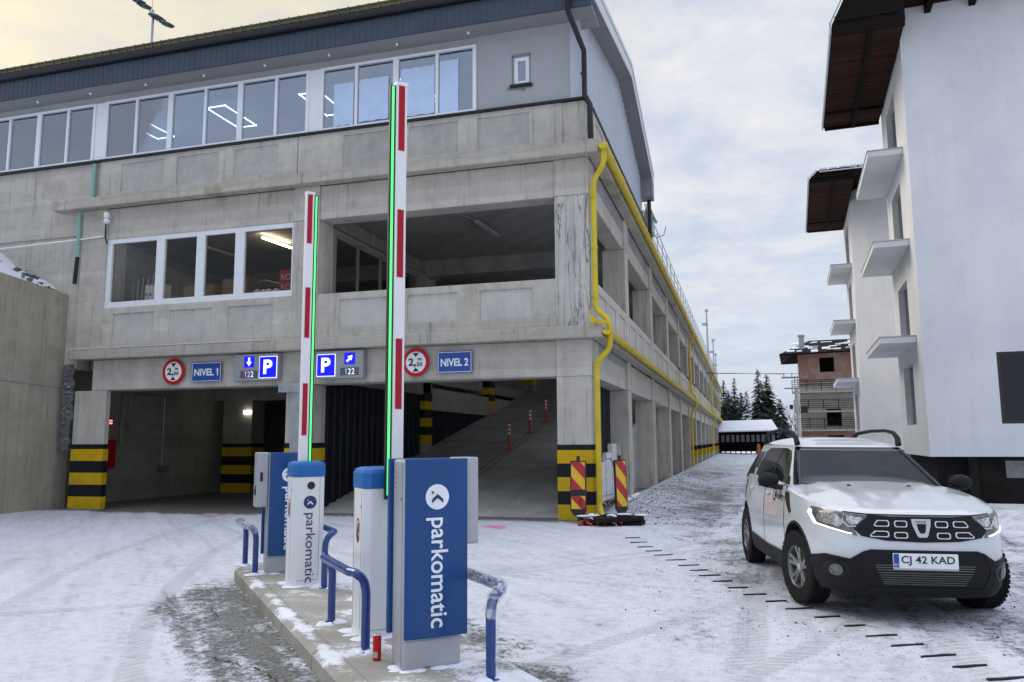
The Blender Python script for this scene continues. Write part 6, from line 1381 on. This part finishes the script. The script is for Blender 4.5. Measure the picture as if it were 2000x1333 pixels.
# arches, sills, side details
for s_ in (-1, 1):
    fl = flank(s_)
    for y0 in (0, -2.673):
        mb = MB(); prof = []
        for k in range(29):
            a = R(-12) + R(204)*k/28; row = []
            for r_ in (.394, .398, .418, .424):
                yy = y0+r_*cos(a); zz = max(.36+r_*sin(a), .24); of = .008 if r_ in (.398,.418) else -.002
                row.append(fl(yy, zz, of))
            prof.append(row)
        for p, q in zip(prof, prof[1:]):
            for i in range(3): mb.quad(p[i], p[i+1], q[i+1], q[i])
        mb.build('arch_trim', M['car_black'], CAR, world=False, smooth=True)
    decal('sill_trim', [(-.40,.24),(-.44,.42),(-1.3,.40),(-2.22,.43),(-2.26,.24)], fl, M['car_black'], .018, .1)
    for poly in ([(-.36,.44),(-.372,.44),(-.42,.75),(-.44,1.10),(-.428,1.10),(-.408,.75)], [(-1.42,.42),(-1.432,.42),(-1.432,1.1),(-1.42,1.1)], [(-2.30,.85),(-2.312,.85),(-2.46,1.1),(-2.448,1.1)]):
        decal('shut_line', poly, fl, M['car_gloss'], .003, .12)
    decal('fender_vent', [(-.14,.86),(-.19,.84),(-.40,1.0),(-.385,1.045),(-.28,1.04)], fl, M['car_gloss'], .012, .06)
    for y0 in (-1.22, -2.2):
        c = MB(); p = fl(y0, .985, .02); c.ell((p.x, p.y, p.z), .018, .11, .02, 12, 6); c.build('door_handle', M['car_white'], CAR, world=False, smooth=True)
# greenhouse
def gh(t_): return dict(w=.808+(.600-.808)*t_**1.15, f=-.34+(-1.10+.34)*t_, r=-3.36+(-3.02+3.36)*t_, z=1.06+.445*t_)
NG = 9.0
def gfront(x, t_, off=0.0, rear=False):
    g_ = gh(t_); yc = (g_['f']+g_['r'])/2; L = (g_['f']-g_['r'])/2; q = min(abs(x)/g_['w'], .999); y = yc + (-1 if rear else 1)*L*(1-q**NG)**(1/NG)
    n = Vector((0, .50, .86)).normalized() if not rear else Vector((0,-.9,.3)); p = Vector((x, y, g_['z'])); return p + n*off
def gside(s_):
    def fn(y, z, off):
        t_ = (z-1.06)/.445; g_ = gh(min(max(t_,0),1.0)); yc = (g_['f']+g_['r'])/2; L = (g_['f']-g_['r'])/2; q = min(abs(y-yc)/L, .999); x = g_['w']*(1-q**NG)**(1/NG)
        return Vector((s_*(x+off*.92), y, z+off*.35))
    return fn
mb = MB(); NT = 12; vs = []
def gring(t_, s_=1.0, z=None):
    g_ = gh(t_); yc = (g_['f']+g_['r'])/2; L = (g_['f']-g_['r'])/2; out = []
    for k in range(NU):
        ux, uy = unit(k, NG); out.append((ux*g_['w']*s_, yc+uy*L*s_, g_['z'] if z is None else z))
    return out
rings = [gring(j/NT) for j in range(NT+1)]
for j in range(1, 12):
    s_ = 1-(j/12)**1.6*.98 ; zz = 1.505 + .115*(1-s_**3.2)**.9
    rings.append(gring(1.0, s_, zz))
vs = [p for r_ in rings for p in r_]; fs = []
for j in range(len(rings)-1):
    for k in range(NU): fs.append((j*NU+k, j*NU+(k+1) % NU, (j+1)*NU+(k+1) % NU, (j+1)*NU+k))
fs.append([(len(rings)-1)*NU+k for k in range(NU)])
def in_screen(f):
    c_ = sum((Vector(vs[i]) for i in f), Vector())/len(f); t_ = (c_.z-1.06)/.445
    if not .08 < t_ < .95: return False
    g_ = gh(t_); return c_.y > (g_['f']+g_['r'])/2 + .5 and abs(c_.x) < .90*g_['w'] and c_.y > g_['f']-.22
fs = [f for f in fs if not in_screen(f)]
mb.add(vs, fs); cabin = mb.build('cabin', M['car_white'], CAR, world=False, smooth=True)
ln_ = MB(); ln_.add([(x*.975, -1.9+(y+1.9)*.985, z-.018) for x, y, z in vs], fs); ln_.build('lining', M['car_trim'], cabin, world=False, smooth=True)
c = MB(); c.prism([(-.30,1.00),(-.42,1.10),(-.78,1.13),(-.88,1.06),(-.88,.80),(-.30,.80)], 'yz', -.74, .74); c.build('dashboard', M['car_trim'], CAR, world=False, bevel=.03)
for sx in (-.37, .37):
    c = MB(); c.obox((sx,-1.52,1.0), (.24,0,0), (0,.07,0), (0,-.10,.36)); st_ = c.build('seat', M['seat_cloth'], CAR, world=False, bevel=.05)
    c = MB(); c.obox((sx,-1.66,1.43), (.12,0,0), (0,.045,0), (0,-.02,.085)); c.build('headrest', M['seat_cloth'], st_, world=False, bevel=.03)
c = MB(); c.obox((0,-2.55,1.0), (.62,0,0), (0,.07,0), (0,-.10,.34)); c.build('seat', M['seat_cloth'], CAR, world=False, bevel=.05)
c = MB(); n = 24; c.tube([(-.37+.185*cos(2*pi*k/n), -.98-.07*sin(2*pi*k/n), 1.10+.17*sin(2*pi*k/n)) for k in range(n+1)], .016, 8, False); c.obox((-.37,-.97,1.09),(.06,0,0),(0,.03,.01),(0,-.015,.045)); c.build('steering_wheel', M['car_gloss'], CAR, world=False, smooth=True)
for x0 in (-.66, .50):                          # daylight from the side windows caught on the rear trim
    pass
def gw(x, t_, off): return gfront(x, t_, off)
def patch(name, xf0, xf1, t0, t1, off, mat, par=None, nx_=30, nt=12, top_bow=0.0):
    mb = MB(); V = []
    for j in range(nt+1):
        for i in range(nx_+1):
            t_ = t0+(t1-t0)*j/nt; f = xf0+(xf1-xf0)*i/nx_; t_ = t_ + top_bow*(1-f*f)*(j/nt)
            V.append(gfront(f*gh(t_)['w'], t_, off))
    mb.add(V, [(j*(nx_+1)+i, j*(nx_+1)+i+1, (j+1)*(nx_+1)+i+1, (j+1)*(nx_+1)+i) for j in range(nt) for i in range(nx_)]); return mb.build(name, mat, par or CAR, world=False, smooth=True)
ws = patch('windscreen', -.925, .925, .10, .965, .010, M['car_screen'])
for a in ((-.94,.94,.05,.14),(-.94,.94,.935,.985),(-.945,-.88,.05,.985),(.88,.945,.05,.985)): patch('screen_border', *a, .006, M['car_gloss'], ws, 16, 8)
patch('cowl', -.97, .97, .0, .055, .012, M['car_gloss'])
for x0, x1 in ((-.62,.02),(.0,.66)):
    c = MB(); p = [gfront(x0+(x1-x0)*k/8, .075+.035*sin(pi*k/8), .02) for k in range(9)]; c.tube(p, .009, 6); c.build('wiper', M['car_gloss'], CAR, world=False, smooth=True)
c = MB(); c.ell((0,-1.10,1.40), .11, .03, .035, 12, 8); c.build('inner_mirror', M['car_gloss'], ws, world=False, smooth=True)
for s_ in (-1, 1):
    fl = gside(s_)
    w1 = decal('side_window', [(-.64,1.10),(-1.0,1.36),(-1.17,1.458),(-1.34,1.482),(-1.44,1.482),(-1.44,1.10)], fl, M['car_glass'], .006, .06)
    decal('side_window', [(-1.52,1.10),(-1.52,1.482),(-2.20,1.478),(-2.36,1.44),(-2.44,1.25),(-2.40,1.12)], fl, M['car_glass'], .006, .06)
    decal('side_window', [(-2.50,1.22),(-2.46,1.43),(-2.74,1.42),(-2.92,1.24)], fl, M['car_glass'], .006, .06)
    decal('pillar', [(-1.445,1.10),(-1.445,1.482),(-1.515,1.482),(-1.515,1.10)], fl, M['car_gloss'], .005, .08)
    decal('window_seal', [(-.56,1.075),(-.60,1.10),(-2.42,1.105),(-2.42,1.08)], fl, M['car_gloss'], .008, .1)
    decal('tail_lamp', [(-3.20,.86),(-3.24,1.08),(-3.36,1.08),(-3.38,.86)], flank(s_), M['red'], .01, .05)
    decal('black_wrap', [(-2.62,1.08),(-2.52,1.10),(-2.86,1.49),(-3.02,1.485),(-3.20,1.10)], fl, M['car_gloss'], .0075, .08)
    decal('black_wrap', [(-2.98,.80),(-2.80,.90),(-2.70,1.06),(-3.22,1.06),(-3.22,.86)], flank(s_), M['car_gloss'], .005, .08)
    # roof rail, mirror
    c = MB(); pth = [(s_*.55,-1.14,1.53),(s_*.558,-1.18,1.605),(s_*.565,-1.32,1.668),(s_*.57,-1.6,1.695),(s_*.57,-2.1,1.695),(s_*.565,-2.6,1.67),(s_*.56,-2.78,1.61),(s_*.55,-2.84,1.53)]
    V = []; 
    for i, p in enumerate(pth):
        wd = .040 if i in (0,1,6,7) else .024; V.append(p)
    c.tube([Vector(p) for p in V], .022, 8, rs=[.034,.030,.024,.020,.020,.024,.030,.034]); c.build('roof_rail', M['car_black'], CAR, world=False, smooth=True)
    c = MB(); c.ell((s_*.985,-.66,1.145), .112, .075, .082, 20, 12); c.obox((s_*.985,-.69,1.145),(.09,0,0),(0,.045,0),(0,0,.062)); mr = c.build('wing_mirror', M['car_black'], CAR, world=False, smooth=True)
    c = MB(); c.tube([(s_*.80,-.60,1.07),(s_*.90,-.63,1.075),(s_*.97,-.66,1.09)], .03, 8); c.build('mirror_arm', M['car_gloss'], mr, world=False, smooth=True)
    decal('mirror_base', [(-.60,1.085),(-.76,1.085),(-.76,1.19),(-.72,1.18)], fl, M['car_gloss'], .010, .05)
# lettering and round logo on the doors
for s_ in (-1, 1):
    n = 28; Q = flank(s_)
    lg = decal('door_logo', [(-.90+.075*cos(2*pi*k/n), .985+.075*sin(2*pi*k/n)) for k in range(n)], Q, M['car_gloss'], .004, .05)
    decal('logo_mark', [(-.935,.985),(-.905,.985),(-.865,1.03),(-.895,1.03)] if s_ > 0 else [(-.935,1.03),(-.905,1.03),(-.865,.985),(-.895,.985)], Q, M['white'], .006, .05, lg)
    decal('logo_mark', [(-.935,.985),(-.905,.985),(-.865,.94),(-.895,.94)] if s_ > 0 else [(-.935,.94),(-.905,.94),(-.865,.985),(-.895,.985)], Q, M['white'], .0062, .05, lg)
    mt = Matrix.Translation((s_*(Bside(-.62,.985)+.008), -.64 if s_ > 0 else -.64, .975)) @ Matrix.Rotation(R(90)*s_, 4, 'Z') @ FRONT
    text('kadra', 'door_lettering', M['car_gloss'], CAR, mt, width=.34, height=.13)
# washer jets
for x in (-.30, .28): c = MB(); c.ell((x,-.22,bonnet(x,-.22)+.005), .022, .016, .010, 8, 5); c.build('washer_jet', M['car_gloss'], CAR, world=False, smooth=True)
# wheels
def wheel(x, y, steer, s_):
    o = MB(); prof = [(.205,-.10),(.30,-.108),(.330,-.100),(.343,-.078),(.344,0),(.343,.078),(.330,.100),(.30,.108),(.205,.10)]
    n = 60; mtx = Matrix.Translation((x, y, .343)) @ Matrix.Rotation(steer, 4, 'Z')
    def put(mb): mb.v = [tuple(mtx @ Vector(p)) for p in mb.v]; return mb
    t_ = MB(); t_.lathe(prof, n, axis='x')
    for k in range(44):
        a = 2*pi*k/44
        for xx, w_, sk in ((-.075,.026,.5),(-.025,.02,-.4),(.025,.02,.4),(.075,.026,-.5)):
            r0 = .344; ctr = Vector((xx, r0*cos(a+ (.035 if abs(xx) < .05 else 0)), r0*sin(a+(.035 if abs(xx) < .05 else 0)))); rad = ctr.copy(); rad.x = 0; rad.normalize(); tg = Vector((0,-rad.z,rad.y)); ax = Vector((1,0,0)) + tg*sk*.4
            t_.obox(ctr, ax*w_*.8, tg*.016, rad*.006)
    root = put(t_).build('wheel', M['rubber'], CAR, world=False, smooth=True)
    r_ = MB(); r_.lathe([(.207,-s_*.0),(.212,s_*.092),(.200,s_*.098),(.188,s_*.085),(.185,s_*.02),(0,s_*.02)], 48, axis='x'); put(r_).build('rim_barrel', M['lamp_dk'], root, world=False, smooth=True)
    sp_ = MB()
    for k in range(5):
        a0 = 2*pi*k/5 + .3
        for da in (-.17, .17):
            a = a0+da; pts = []
            for rr, aa, w_, xo in ((.045,a0+da*.9,.022,.062),(.12,a,.016,.075),(.192,a0+da*1.15,.018,.088)):
                d = Vector((0,cos(aa),sin(aa))); tg = Vector((0,-sin(aa),cos(aa))); pts.append([Vector((s_*xo,0,0))+d*rr-tg*w_, Vector((s_*xo,0,0))+d*rr+tg*w_, Vector((s_*(xo-.03),0,0))+d*rr+tg*w_*1.1, Vector((s_*(xo-.03),0,0))+d*rr-tg*w_*1.1])
            for p, q in zip(pts, pts[1:]):
                for i in range(4): sp_.quad(p[i], p[(i+1)%4], q[(i+1)%4], q[i])
    sp_.lathe([(.198,s_*.075),(.210,s_*.094),(.198,s_*.094),(.19,s_*.08)], 48, axis='x'); sp_.lathe([(0,s_*.075),(.055,s_*.07),(.06,s_*.05)], 20, axis='x')
    put(sp_).build('rim', M['alloy'], root, world=False)
    h_ = MB(); h_.lathe([(0,s_*.078),(.03,s_*.077),(.03,s_*.07)], 16, axis='x'); put(h_).build('hub_cap', M['chrome'], root, world=False)
for x, s_ in ((.785,1),(-.785,-1)):
    wheel(x, 0, R(12)*1, s_); wheel(x, -2.673, 0, s_)
c = MB(); c.box(-.55,.55,-3.2,.6,.215,.25); c.tube([(-.75,0,.34),(.75,0,.34)], .04, 8); c.tube([(-.75,-2.673,.34),(.75,-2.673,.34)], .05, 8); c.build('underbody', M['well'], CAR, world=False)
print('objects', len(bpy.data.objects), 'faces', sum(len(m.polygons) for m in bpy.data.meshes))
